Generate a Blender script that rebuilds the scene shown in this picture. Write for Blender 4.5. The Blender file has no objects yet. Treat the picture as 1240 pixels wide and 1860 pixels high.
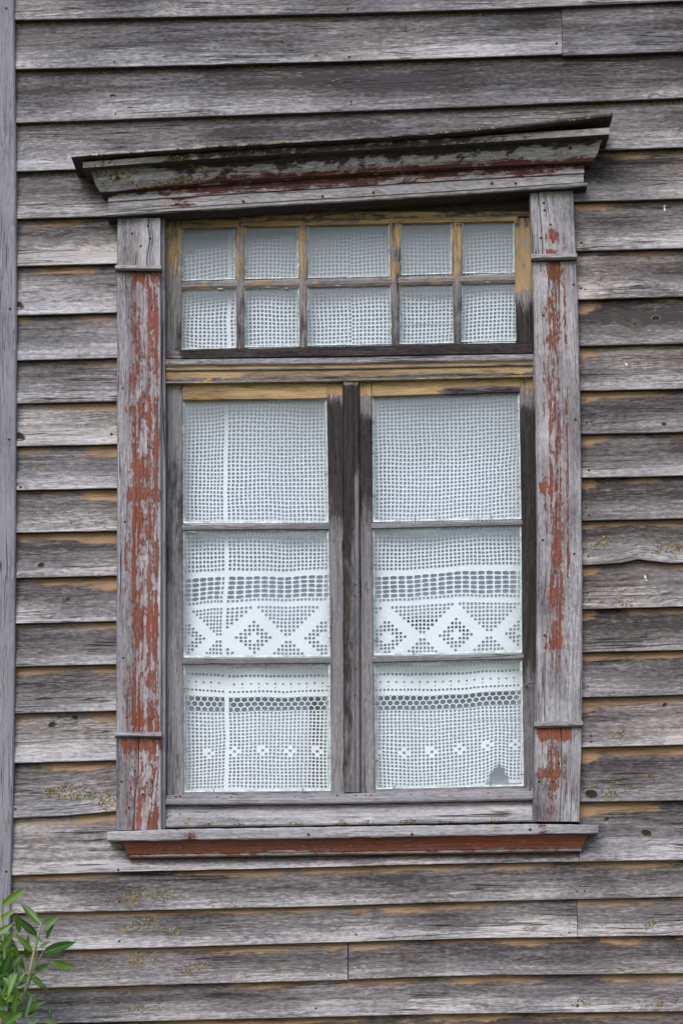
import bpy, math, random
from mathutils import Vector, noise, Matrix
random.seed(7)
scene = bpy.context.scene
C = scene.collection
R = math.radians

# ---------------------------------------------------------------- camera, world, sun
S = 0.0015          # metres on the wall for one pixel of the photograph
PXC, PYC = 660.0, 1740.0   # foot of the perpendicular from the lens to the wall
D = 6.0             # distance of the lens from the wall
XC, ZC = 0.06, 1.6
cam_d = bpy.data.cameras.new('camera')
cam = bpy.data.objects.new('camera', cam_d)
C.objects.link(cam)
cam.location = (XC, -D, ZC)
cam.rotation_euler = (R(90), 0, 0)
cam_d.sensor_fit = 'VERTICAL'
cam_d.sensor_height = 36
cam_d.lens = 36 * D / (1860 * S)
cam_d.shift_x = (620 - PXC) / 1860
cam_d.shift_y = (PYC - 930) / 1860
cam_d.clip_start = 0.1
cam_d.clip_end = 2000
scene.camera = cam

SUN_EL, SUN_AZ = R(40), R(198)     # azimuth measured clockwise from +Y
world = bpy.data.worlds.new('World')
scene.world = world
world.use_nodes = True
wt = world.node_tree
wt.nodes.clear()
sky = wt.nodes.new('ShaderNodeTexSky')
sky.sky_type = 'NISHITA'
sky.sun_disc = False
sky.sun_elevation = SUN_EL
sky.sun_rotation = SUN_AZ
sky.air_density = 1.0
sky.dust_density = 1.5
sky.ozone_density = 1.0
bg = wt.nodes.new('ShaderNodeBackground')
bg.inputs['Strength'].default_value = 0.15
wo = wt.nodes.new('ShaderNodeOutputWorld')
wt.links.new(sky.outputs[0], bg.inputs[0])
wt.links.new(bg.outputs[0], wo.inputs[0])

sun_d = bpy.data.lights.new('sun', 'SUN')
sun_d.energy = 1.9
sun_d.angle = R(34)
sun_d.color = (1.0, 0.975, 0.965)
sun = bpy.data.objects.new('sun', sun_d)
C.objects.link(sun)
sdir = Vector((math.sin(SUN_AZ) * math.cos(SUN_EL), math.cos(SUN_AZ) * math.cos(SUN_EL), math.sin(SUN_EL)))
sun.rotation_euler = (-sdir).to_track_quat('-Z', 'Y').to_euler()
sun.location = (0, -4, 8)

scene.view_settings.view_transform = 'Standard'
scene.view_settings.look = 'None'
scene.view_settings.exposure = 0.22
scene.view_settings.gamma = 1.0
scene.view_settings.use_curve_mapping = False
scene.render.engine = 'CYCLES'

# ---------------------------------------------------------------- small helpers
def clamp(v, a=0.0, b=1.0):
    return a if v < a else b if v > b else v

def sm(a, b, v):
    t = clamp((v - a) / (b - a)) if a != b else float(v > a)
    return t * t * (3 - 2 * t)

def nz(*p):
    p = tuple(p) + (0,) * (3 - len(p))
    return noise.noise(Vector(p))

def W(px, py, d=0.0):
    """point of the photograph -> x, z of the thing standing d metres out from the wall"""
    k = S * (D - d) / D
    return XC + (px - PXC) * k, ZC + (PYC - py) * k

def lerp_poly(pts, q):
    """piecewise linear value of a list of (q, value)"""
    if q <= pts[0][0]:
        a, b = pts[0], pts[1]
    elif q >= pts[-1][0]:
        a, b = pts[-2], pts[-1]
    else:
        for a, b in zip(pts, pts[1:]):
            if a[0] <= q <= b[0]:
                break
    return a[1] + (b[1] - a[1]) * (q - a[0]) / (b[0] - a[0])

def tag(o, label=None, cat=None, group=None, kind=None):
    if label: o['label'] = label
    if cat: o['category'] = cat
    if group: o['group'] = group
    if kind: o['kind'] = kind
    return o

def link(name, me, parent=None, loc=(0, 0, 0)):
    o = bpy.data.objects.new(name, me)
    o.location = loc
    if parent is not None:
        o.parent = parent
        wp = Vector((0, 0, 0))
        p = parent
        while p is not None:
            wp += p.location
            p = p.parent
        o.location = Vector(loc) - wp
    C.objects.link(o)
    return o

def empty(name, loc):
    o = bpy.data.objects.new(name, None)
    o.location = loc
    o.empty_display_size = 0.1
    C.objects.link(o)
    return o

# ---------------------------------------------------------------- node helper
class NT:
    def __init__(self, name):
        self.m = bpy.data.materials.new(name)
        self.m.use_nodes = True
        self.t = self.m.node_tree
        self.t.nodes.clear()
        self.out = self.t.nodes.new('ShaderNodeOutputMaterial')
        self.b = self.t.nodes.new('ShaderNodeBsdfPrincipled')
        self.t.links.new(self.b.outputs[0], self.out.inputs['Surface'])
    def put(self, sock, v):
        if isinstance(v, bpy.types.NodeSocket):
            self.t.links.new(v, sock)
        elif v is not None:
            if sock.type == 'RGBA' and len(v) == 3:
                v = (*v, 1)
            sock.default_value = v
    def math(self, op, a, b=None, c=None, cl=False):
        n = self.t.nodes.new('ShaderNodeMath')
        n.operation = op
        n.use_clamp = cl
        self.put(n.inputs[0], a)
        if b is not None: self.put(n.inputs[1], b)
        if c is not None: self.put(n.inputs[2], c)
        return n.outputs[0]
    def add(self, a, b): return self.math('ADD', a, b)
    def sub(self, a, b): return self.math('SUBTRACT', a, b)
    def mul(self, a, b): return self.math('MULTIPLY', a, b)
    def mix(self, f, a, b, mode='MIX'):
        n = self.t.nodes.new('ShaderNodeMix')
        n.data_type = 'RGBA'
        n.blend_type = mode
        n.clamp_factor = True
        self.put(n.inputs[0], f)
        self.put(n.inputs[6], a)
        self.put(n.inputs[7], b)
        return n.outputs[2]
    def xyz(self, x, y, z=0.0):
        n = self.t.nodes.new('ShaderNodeCombineXYZ')
        self.put(n.inputs[0], x); self.put(n.inputs[1], y); self.put(n.inputs[2], z)
        return n.outputs[0]
    def sep(self, v):
        n = self.t.nodes.new('ShaderNodeSeparateXYZ')
        self.put(n.inputs[0], v)
        return n.outputs
    def noise(self, v, scale=1.0, detail=3.0, rough=0.55, dist=0.0):
        n = self.t.nodes.new('ShaderNodeTexNoise')
        self.put(n.inputs['Vector'], v)
        n.inputs['Scale'].default_value = scale
        n.inputs['Detail'].default_value = detail
        n.inputs['Roughness'].default_value = rough
        n.inputs['Distortion'].default_value = dist
        return n.outputs[0]
    def vor(self, v, scale=1.0, rnd=1.0):
        n = self.t.nodes.new('ShaderNodeTexVoronoi')
        self.put(n.inputs['Vector'], v)
        n.inputs['Scale'].default_value = scale
        n.inputs['Randomness'].default_value = rnd
        return n.outputs['Distance'], n.outputs['Color']
    def step(self, v, a, b):
        n = self.t.nodes.new('ShaderNodeMapRange')
        n.interpolation_type = 'SMOOTHSTEP'
        self.put(n.inputs[0], v)
        self.put(n.inputs[1], a); self.put(n.inputs[2], b)
        n.inputs[3].default_value = 0; n.inputs[4].default_value = 1
        return n.outputs[0]
    def attr(self, name):
        n = self.t.nodes.new('ShaderNodeAttribute')
        n.attribute_name = name
        return n
    def ramp(self, f, stops):
        n = self.t.nodes.new('ShaderNodeValToRGB')
        e = n.color_ramp.elements
        while len(e) < len(stops): e.new(0.5)
        for k, (p, c) in zip(e, stops):
            k.position = p
            k.color = (*c, 1)
        self.put(n.inputs[0], f)
        return n.outputs[0]
    def bump(self, h, dist, strength=1.0):
        n = self.t.nodes.new('ShaderNodeBump')
        n.inputs['Strength'].default_value = strength
        n.inputs['Distance'].default_value = dist
        self.put(n.inputs['Height'], h)
        self.put(self.b.inputs['Normal'], n.outputs[0])

# ---------------------------------------------------------------- materials
def make_wood(name, dark, mid, light, red=(0.255, 0.062, 0.030), ochre=(0.50, 0.335, 0.155), contrast=1.0, knots=0.56, fuzz=0.5, osoft=0.035, ostr=1.0, blotchy=False):
    """bare weathered wood; the amounts of old paint, mildew, lichen and underside shade come from the mesh"""
    n = NT(name)
    uv = n.attr('grain').outputs['Vector']
    u, v, _ = n.sep(uv)
    oi = n.t.nodes.new('ShaderNodeObjectInfo').outputs['Random']
    u = n.add(u, n.mul(oi, 41.0))
    v0 = n.add(v, n.mul(oi, 17.0))
    a1 = n.attr('tone').outputs['Vector']
    red_a, och_a, dark_a = n.sep(a1)[:3]
    a2 = n.attr('tone_more').outputs['Vector']
    lich_a, bright_a, brown_a = n.sep(a2)[:3]
    # knots bend the grain around them
    kd, kc = n.vor(n.xyz(u, n.mul(v0, 1.15), 0.0), 5.2, 0.95)
    kr, kg, kb = n.sep(kc)[:3]
    gate = n.step(kr, knots, knots + 0.02)
    kinf = n.mul(n.math('POWER', 2.718, n.mul(n.mul(kd, kd), -55.0)), gate)
    warp = n.noise(n.xyz(n.mul(u, 1.8), n.mul(v0, 7.0), 3.0), 1.0, 2.0, 0.5)
    vv = n.add(v0, n.add(n.mul(n.sub(warp, 0.5), 0.03), n.mul(kinf, n.mul(n.sub(kg, 0.5), 0.05))))
    fine = n.noise(n.xyz(n.mul(u, 9.0), n.mul(vv, 330.0), 1.0), 1.0, 4.0, 0.65)
    medi = n.noise(n.xyz(n.mul(u, 4.0), n.mul(vv, 88.0), 5.0), 1.0, 5.0, 0.66)
    ring = n.noise(n.xyz(n.mul(u, 0.9), n.mul(vv, 26.0), 9.0), 1.0, 3.0, 0.5)
    blot = n.noise(n.xyz(n.mul(u, 6.0), n.mul(v0, 22.0), 2.0), 1.0, 5.0, 0.6)
    big = n.noise(n.xyz(n.mul(u, 2.0), n.mul(v0, 6.0), 6.0), 1.0, 3.0, 0.5)
    f = n.add(n.add(n.mul(fine, 0.10), n.mul(medi, 0.26)), n.add(n.mul(ring, 0.24), n.add(n.mul(blot, 0.24), n.mul(big, 0.26))))
    rel = n.noise(n.xyz(n.mul(u, 48.0), n.mul(vv, 150.0), 71.0), 1.0, 4.0, 0.75)
    f = n.add(n.mul(n.sub(f, 0.55), 2.3 * contrast), 0.42)
    f = n.add(f, n.mul(n.sub(rel, 0.5), 0.95 * contrast))
    f = n.add(f, n.mul(n.sub(bright_a, 0.5), 1.0))
    f = n.add(f, n.mul(n.sub(oi, 0.5), 0.16))
    col = n.ramp(f, [(0.0, dark), (0.5, mid), (1.0, light)])
    # brown, less bleached wood
    br = n.math('ADD', n.mul(brown_a, 1.0), n.add(n.mul(n.sub(blot, 0.5), 1.1), n.mul(n.sub(big, 0.5), 1.4)), cl=True)
    col = n.mix(br, col, n.mix(1.0, col, (1.03, 0.935, 0.84), 'MULTIPLY'))
    col = n.mix(n.mul(n.step(ring, 0.55, 0.68), 0.32), col, (0.13, 0.105, 0.088))
    # old water lines along the edges of stains
    wl = n.noise(n.xyz(n.mul(u, 3.4), n.mul(v0, 15.0), 81.0), 1.0, 4.0, 0.55)
    wm = n.mul(n.sub(1.0, n.step(n.math('ABSOLUTE', n.sub(wl, 0.5)), 0.002, 0.014)), n.step(n.noise(n.xyz(n.mul(u, 2.0), n.mul(v0, 9.0), 85.0), 1.0, 2.0), 0.47, 0.58))
    col = n.mix(n.mul(wm, 0.55 if knots < 0.9 else 0.15), col, (0.085, 0.06, 0.045))
    gl = n.noise(n.xyz(n.mul(u, 3.2), n.mul(vv, 46.0), 91.0), 1.0, 5.0, 0.6)
    glm = n.sub(1.0, n.step(n.math('ABSOLUTE', n.sub(n.math('FRACT', n.mul(gl, 9.0)), 0.5)), 0.03, 0.20))
    glm = n.mul(glm, n.step(blot, 0.40, 0.62))
    col = n.mix(n.mul(glm, 0.42), col, n.mix(1.0, col, (0.35, 0.31, 0.29), 'MULTIPLY'))
    # bleached fibres
    fz = n.noise(n.xyz(n.mul(u, 45.0), n.mul(vv, 420.0), 4.0), 1.0, 3.0, 0.6)
    fzm = n.mul(n.step(fz, 0.56, 0.74), n.mul(n.step(blot, 0.45, 0.66), fuzz))
    col = n.mix(fzm, col, (0.56, 0.55, 0.56))
    # splits
    c = n.noise(n.xyz(n.mul(u, 1.3), n.mul(vv, 60.0), 12.0), 1.0, 2.0, 0.6)
    cr = n.sub(1.0, n.step(n.math('ABSOLUTE', n.sub(c, 0.5)), 0.004, 0.013))
    cr = n.mul(cr, n.step(n.noise(n.xyz(n.mul(u, 3.0), n.mul(v0, 16.0), 15.0), 1.0, 1.0), 0.52, 0.60))
    col = n.mix(n.mul(cr, 0.85), col, (0.035, 0.028, 0.024))
    # knots
    kn = n.mul(n.sub(1.0, n.step(kd, 0.018, 0.034)), gate)
    kring = n.mul(n.sub(1.0, n.step(kd, 0.04, 0.12)), gate)
    col = n.mix(n.mul(kring, 0.35), col, (0.16, 0.135, 0.10))
    col = n.mix(n.mul(kn, 0.6), col, (0.05, 0.038, 0.028))
    # mildew, and the shade painted on undersides
    def cover(amount, tex, soft):
        t = n.sub(0.78, n.mul(amount, 0.56))
        return n.step(tex, n.sub(t, soft), n.add(t, soft))
    mt = n.add(n.mul(medi, 0.35), n.mul(n.noise(n.xyz(n.mul(u, 14.0), n.mul(vv, 60.0), 21.0), 1.0, 6.0, 0.7), 0.65))
    if blotchy:
        mt = n.add(n.mul(medi, 0.15), n.mul(n.noise(n.xyz(n.mul(u, 26.0), n.mul(vv, 48.0), 21.0), 1.0, 7.0, 0.75), 0.85))
    md = cover(dark_a, mt, 0.05 if blotchy else 0.11)
    col = n.mix(n.mul(md, 0.93), col, n.mix(n.mul(n.step(rel, 0.60, 0.78), 0.25), n.mix(n.step(n.add(n.mul(medi, 0.6), n.mul(rel, 0.4)), 0.36, 0.62), (0.008, 0.006, 0.006), (0.048, 0.036, 0.033)), (0.20, 0.16, 0.13)))
    # old ochre and red paint
    pt = n.add(n.mul(n.noise(n.xyz(n.mul(u, 10.0), n.mul(vv, 75.0), 31.0), 1.0, 5.0, 0.65), 0.62),
               n.mul(n.noise(n.xyz(n.mul(u, 38.0), n.mul(v0, 60.0), 35.0), 1.0, 4.0, 0.65), 0.38))
    om = n.mul(cover(och_a, pt, osoft), ostr)
    oc = n.mix(n.step(blot, 0.40, 0.7), ochre, tuple(x * 0.62 for x in ochre))
    oc = n.mix(n.mul(n.step(fine, 0.5, 0.8), 0.4), oc, (0.46, 0.36, 0.22))
    oc = n.mix(n.mul(n.step(pt, 0.42, 0.62), 0.55), n.mix(n.mul(n.step(rel, 0.52, 0.68), 0.45), oc, (0.17, 0.12, 0.07)), oc)
    oc = n.mix(n.mul(n.step(big, 0.5, 0.66), 0.45), oc, (0.24, 0.17, 0.095))
    col = n.mix(n.mul(om, 0.93), col, oc)
    streak = n.noise(n.xyz(n.mul(u, 4.5), n.mul(vv, 170.0), 51.0), 1.0, 5.0, 0.7)
    rid = n.noise(n.xyz(n.mul(u, 17.0), n.mul(v0, 42.0), 55.0), 1.0, 4.0, 0.6)
    rid = n.sub(1.0, n.math('MULTIPLY', n.math('ABSOLUTE', n.sub(rid, 0.5)), 5.5, cl=True))
    speck = n.noise(n.xyz(n.mul(u, 95.0), n.mul(v0, 240.0), 57.0), 1.0, 4.0, 0.7)
    rt = n.add(n.add(n.mul(streak, 0.62), n.mul(rid, 0.22)), n.mul(speck, 0.46))
    rt = n.sub(rt, 0.17)
    wash = cover(n.mul(red_a, 1.20), rt, 0.13)
    col = n.mix(n.mul(wash, 0.48), col, (0.34, 0.15, 0.13))
    rm = cover(n.mul(red_a, 0.84), rt, 0.035)
    rc = n.mix(n.step(blot, 0.38, 0.66), red, (red[0] * 0.8, red[1] * 1.0, red[2] * 0.95))
    rc = n.mix(n.mul(n.mul(n.step(big, 0.54, 0.66), n.step(rid, 0.4, 0.9)), 0.7), rc, (0.17, 0.07, 0.02))
    thin = n.mul(n.step(n.add(n.mul(medi, 0.5), n.mul(rel, 0.5)), 0.50, 0.66), 0.5)
    col = n.mix(n.mul(n.mul(rm, 0.94), n.sub(1.0, thin)), col, rc)
    # lichen
    ld, lc = n.vor(n.xyz(n.mul(u, 1.0), n.mul(v0, 1.0), 7.0), 170.0, 1.0)
    lr, lg, lb = n.sep(lc)[:3]
    ln = n.noise(n.xyz(n.mul(u, 24.0), n.mul(v0, 34.0), 61.0), 1.0, 5.0, 0.65)
    lt = n.sub(0.77, n.mul(lich_a, 0.50))
    lm = n.mul(n.step(ln, lt, n.add(lt, 0.03)), n.sub(1.0, n.step(ld, 0.35, 0.62)))
    lcol = n.mix(n.step(lr, 0.3, 0.8), (0.12, 0.095, 0.035), (0.32, 0.21, 0.025))
    lcol = n.mix(n.step(lg, 0.72, 0.8), lcol, (0.30, 0.31, 0.22))
    col = n.mix(lm, col, lcol)
    n.put(n.b.inputs['Base Color'], col)
    n.put(n.b.inputs['Roughness'], n.sub(0.88, n.mul(rm, 0.12)))
    n.put(n.b.inputs['Specular IOR Level'], 0.25)
    h = n.add(n.add(n.mul(fine, 0.45), n.add(n.mul(medi, 0.9), n.mul(rel, 0.55))), n.add(n.add(n.mul(cr, -1.2), n.mul(glm, -0.35)), n.add(n.mul(om, 0.25), n.mul(rm, 0.65))))
    h = n.add(h, n.add(n.mul(lm, 0.5), n.mul(kn, -0.8)))
    n.bump(h, 0.0036, 1.0)
    return n.m

M = {}
M['board'] = make_wood('weathered clapboard wood', (0.058, 0.052, 0.055), (0.215, 0.205, 0.216), (0.58, 0.565, 0.59), ochre=(0.46, 0.285, 0.15), contrast=1.45, fuzz=0.8, osoft=0.09, ostr=0.85)
M['corner'] = make_wood('smooth grey board wood', (0.16, 0.158, 0.18), (0.28, 0.275, 0.31), (0.44, 0.43, 0.47), contrast=0.85, knots=0.93, fuzz=0.2)
M['trim'] = make_wood('bleached casing wood', (0.10, 0.092, 0.10), (0.34, 0.325, 0.345), (0.62, 0.61, 0.64), contrast=1.25, knots=0.97, fuzz=0.4)
M['cornice'] = make_wood('stained cornice wood', (0.09, 0.085, 0.078), (0.34, 0.325, 0.33), (0.62, 0.60, 0.62), red=(0.105, 0.026, 0.022), contrast=1.4, knots=0.97, fuzz=0.6, blotchy=True)
M['sash'] = make_wood('grey sash wood', (0.10, 0.092, 0.098), (0.225, 0.215, 0.23), (0.43, 0.42, 0.445), contrast=0.9, knots=0.98, fuzz=0.2)

def simple(name, c1, c2, scale, rough=0.8, bump=0.0, spec=0.3, metal=0.0):
    n = NT(name)
    tc = n.t.nodes.new('ShaderNodeTexCoord').outputs['Object']
    t = n.noise(tc, scale, 5.0, 0.6)
    n.put(n.b.inputs['Base Color'], n.mix(n.step(t, 0.35, 0.65), c1, c2))
    n.b.inputs['Roughness'].default_value = rough
    n.b.inputs['Metallic'].default_value = metal
    n.b.inputs['Specular IOR Level'].default_value = spec
    if bump: n.bump(t, bump)
    return n.m
M['rust'] = simple('rusty nail head', (0.035, 0.015, 0.012), (0.12, 0.04, 0.025), 600, 0.85)
M['rustpin'] = simple('rusty glazing pin', (0.06, 0.04, 0.03), (0.20, 0.11, 0.04), 300, 0.8)
M['hole'] = simple('rotten knot', (0.008, 0.007, 0.006), (0.05, 0.04, 0.03), 300, 0.95)
M['white'] = simple('white staple metal', (0.7, 0.7, 0.7), (0.85, 0.85, 0.85), 100, 0.4)
M['putty'] = simple('old glazing putty', (0.36, 0.43, 0.42), (0.62, 0.68, 0.66), 60, 0.7, 0.0006)
M['lace'] = simple('cotton lace', (0.74, 0.77, 0.81), (0.84, 0.86, 0.89), 900, 0.95, 0.0008, 0.1)
M['backing'] = simple('blue grey reflection backing', (0.32, 0.355, 0.44), (0.37, 0.405, 0.50), 6, 0.9)  # its colour stands in for sky reflected in the glass
M['room'] = simple('dim room wall', (0.010, 0.010, 0.010), (0.018, 0.017, 0.016), 3, 0.9)
M['sheath'] = simple('dark sheathing', (0.03, 0.025, 0.02), (0.06, 0.045, 0.03), 20, 0.95)
M['ground'] = simple('rough grass', (0.05, 0.075, 0.03), (0.09, 0.10, 0.045), 4, 0.95, 0.02)
M['stem'] = simple('pale green shoot', (0.20, 0.25, 0.09), (0.30, 0.30, 0.15), 80, 0.7)
M['bark'] = simple('shrub bark', (0.07, 0.05, 0.035), (0.14, 0.11, 0.08), 60, 0.9, 0.002)

def make_glass():
    n = NT('old window glass')
    n.t.nodes.remove(n.b)
    tr = n.t.nodes.new('ShaderNodeBsdfTransparent')
    tr.inputs[0].default_value = (0.93, 0.96, 0.97, 1)
    gl = n.t.nodes.new('ShaderNodeBsdfGlossy')
    gl.inputs['Roughness'].default_value = 0.03
    gl.inputs['Color'].default_value = (0.95, 0.98, 1.0, 1)
    ge = n.t.nodes.new('ShaderNodeNewGeometry')
    dp = n.t.nodes.new('ShaderNodeVectorMath'); dp.operation = 'DOT_PRODUCT'
    n.put(dp.inputs[0], ge.outputs['Incoming']); n.put(dp.inputs[1], ge.outputs['Normal'])
    cs = n.math('ABSOLUTE', dp.outputs['Value'])
    fres = n.add(0.036, n.mul(n.math('POWER', n.math('SUBTRACT', 1.0, cs, cl=True), 5.0), 0.95))
    tc = n.t.nodes.new('ShaderNodeTexCoord').outputs['Object']
    bp = n.t.nodes.new('ShaderNodeBump')
    bp.inputs['Distance'].default_value = 0.004
    bp.inputs['Strength'].default_value = 0.35
    n.put(bp.inputs['Height'], n.noise(tc, 7.0, 2.0, 0.5))
    n.put(gl.inputs['Normal'], bp.outputs[0])
    mx = n.t.nodes.new('ShaderNodeMixShader')
    n.put(mx.inputs[0], n.math('MULTIPLY', fres, 1.35, cl=True))   # both faces of the sheet
    n.put(mx.inputs[1], tr.outputs[0]); n.put(mx.inputs[2], gl.outputs[0])
    pane_veil = n.attr('pane_veil').outputs['Fac']
    # dust film, thicker towards the corners, plus the veil painted for reflection
    df = n.t.nodes.new('ShaderNodeBsdfDiffuse')
    n.put(df.inputs[0], n.mix(pane_veil, (0.55, 0.60, 0.62), (0.10, 0.118, 0.145)))
    mx2 = n.t.nodes.new('ShaderNodeMixShader')
    uv = n.attr('grain').outputs['Vector']
    s, t, _ = n.sep(uv)
    e = n.math('MAXIMUM', n.math('ABSOLUTE', n.sub(s, 0.5)), n.math('ABSOLUTE', n.sub(t, 0.5)))
    d = n.step(n.add(e, n.mul(n.sub(n.noise(tc, 40.0, 4.0, 0.6), 0.5), 0.10)), 0.40, 0.53)
    n.put(mx2.inputs[0], n.add(n.mul(n.add(n.mul(d, 0.28), n.mul(n.noise(tc, 9.0, 5.0, 0.6), 0.035)), n.sub(1.0, pane_veil)), n.mul(pane_veil, n.add(0.65, n.mul(n.noise(tc, 14.0, 4.0, 0.6), 0.4)))))
    n.put(mx2.inputs[1], mx.outputs[0]); n.put(mx2.inputs[2], df.outputs[0])
    n.t.links.new(mx2.outputs[0], n.out.inputs['Surface'])
    return n.m
M['glass'] = make_glass()

def make_leaf():
    n = NT('glossy green leaf')
    oi = n.t.nodes.new('ShaderNodeObjectInfo').outputs['Random']
    s, t, _ = n.sep(n.attr('grain').outputs['Vector'])
    col = n.mix(oi, (0.022, 0.085, 0.016), (0.13, 0.25, 0.03))
    vein = n.sub(1.0, n.step(n.math('ABSOLUTE', n.sub(t, 0.5)), 0.02, 0.07))
    col = n.mix(n.mul(vein, 0.5), col, (0.20, 0.32, 0.09))
    tc = n.t.nodes.new('ShaderNodeTexCoord').outputs['Object']
    col = n.mix(n.mul(n.step(n.noise(tc, 40.0, 3.0), 0.5, 0.75), 0.35), col, (0.13, 0.20, 0.03))
    n.put(n.b.inputs['Base Color'], col)
    n.b.inputs['Roughness'].default_value = 0.38
    n.b.inputs['Specular IOR Level'].default_value = 0.5
    tl = n.t.nodes.new('ShaderNodeBsdfTranslucent')
    n.put(tl.inputs[0], n.mix(0.5, col, (0.20, 0.35, 0.03)))
    mx = n.t.nodes.new('ShaderNodeMixShader')
    mx.inputs[0].default_value = 0.25
    n.put(mx.inputs[1], n.b.outputs[0]); n.put(mx.inputs[2], tl.outputs[0])
    n.t.links.new(mx.outputs[0], n.out.inputs['Surface'])
    return n.m
M['leaf'] = make_leaf()

# ---------------------------------------------------------------- mesh builder for boards and mouldings
def finish(name, V, F, UV, T1, T2, mat, parent, smooth=False):
    me = bpy.data.meshes.new(name)
    ox = sum(v[0] for v in V) / len(V); oy = max(v[1] for v in V); oz = min(v[2] for v in V)
    me.from_pydata([(v[0] - ox, v[1] - oy, v[2] - oz) for v in V], [], F)
    a = me.attributes.new('grain', 'FLOAT_VECTOR', 'POINT')
    a.data.foreach_set('vector', [c for q in UV for c in (q[0], q[1], 0.0)])
    if T1:
        a = me.attributes.new('tone', 'FLOAT_VECTOR', 'POINT')
        a.data.foreach_set('vector', [c for q in T1 for c in q])
        a = me.attributes.new('tone_more', 'FLOAT_VECTOR', 'POINT')
        a.data.foreach_set('vector', [c for q in T2 for c in q])
    me.materials.append(mat)
    if smooth:
        me.polygons.foreach_set('use_smooth', [True] * len(me.polygons))
    me.validate()
    me.update()
    return link(name, me, parent, (ox, oy, oz))

FLAT = (0.0, 0.0, 0.0, 0.0, 0.5, 0.2)
def member(name, A, B, prof, mat, parent, dref=None, n=None, tone=None, rough=0.0, seed=None, slant=None):
    """A(l), B(l): photo points of the two long edges (t=0, t=1); prof: (t, d) from back edge over the front to
    the other back edge; everything is extruded straight out from the wall."""
    if seed is None: seed = random.random() * 900
    dref = max(p[1] for p in prof) if dref is None else dref
    L = math.dist(A(0), A(1))
    n = n or max(2, int(L / 14))
    V, UV, T1, T2, F = [], [], [], [], []
    m = len(prof)
    for i in range(n + 1):
        l = i / n
        a, b = A(l), B(l)
        wid = math.dist(a, b) * S
        for j, pt in enumerate(prof):
            t, d = pt[0], pt[1]
            px = a[0] + (b[0] - a[0]) * t
            py = a[1] + (b[1] - a[1]) * t
            if slant: px += slant(l, t, d)
            x, z = W(px, py, dref)
            r = rough * (nz(l * L / 34 + seed, t * 3, seed) + 0.5 * nz(l * L / 9 + seed, t * 7, seed + 5)) if rough else 0.0
            edge = 1.0 if (t < 0.04 or t > 0.96) else 0.3
            y = -d + r * 0.4 * (1 if j not in (0, m - 1) else 0)
            horiz = abs(A(1)[0] - A(0)[0]) > abs(A(1)[1] - A(0)[1])
            if horiz: z += r * edge
            else: x += r * edge
            V.append((x, y, z))
            UV.append((l * L * S + seed, t * wid + (d * 1.0 if t in (0, 1) else 0) + seed * 0.37))
            k = tone(px, py, l, t) if tone else FLAT
            if len(pt) > 2: k = (pt[2], 0.0, pt[3], 0.0, 0.35, 0.2)  # undersides painted dark to deepen their shade, with red paint residue
            T1.append(k[:3]); T2.append(k[3:])
    for i in range(n):
        for j in range(m - 1):
            a = i * m + j
            F.append((a, a + 1, a + m + 1, a + m))
        F.append((i * m + m - 1, i * m, (i + 1) * m, (i + 1) * m + m - 1))
    F.append(tuple(range(m)))
    F.append(tuple(n * m + j for j in range(m - 1, -1, -1)))
    o = finish(name, V, F, UV, T1, T2, mat, parent)
    me = o.data
    import bmesh
    bm = bmesh.new(); bm.from_mesh(me)
    bmesh.ops.recalc_face_normals(bm, faces=bm.faces)
    bm.to_mesh(me); bm.free()
    return o

def flatprof(d0, d1, k=5, bev=0.0015):
    """a plain board front at d1, back at d0, edges a little worn"""
    p = [(0.0, d0), (0.0, d1 - bev), (0.025, d1)]
    p += [(q / k, d1) for q in range(1, k)]
    p += [(0.975, d1), (1.0, d1 - bev), (1.0, d0)]
    return p

def H(top, bot, x0, x1):
    """horizontal member between two polylines of (px, py): returns A (bottom) and B (top)"""
    A = lambda l: (x0 + (x1 - x0) * l, lerp_poly(bot, x0 + (x1 - x0) * l))
    B = lambda l: (x0 + (x1 - x0) * l, lerp_poly(top, x0 + (x1 - x0) * l))
    return A, B

def Vv(left, right, y0, y1):
    """vertical member between two polylines of (py, px)"""
    A = lambda l: (lerp_poly(left, y0 + (y1 - y0) * l), y0 + (y1 - y0) * l)
    B = lambda l: (lerp_poly(right, y0 + (y1 - y0) * l), y0 + (y1 - y0) * l)
    return A, B

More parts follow.
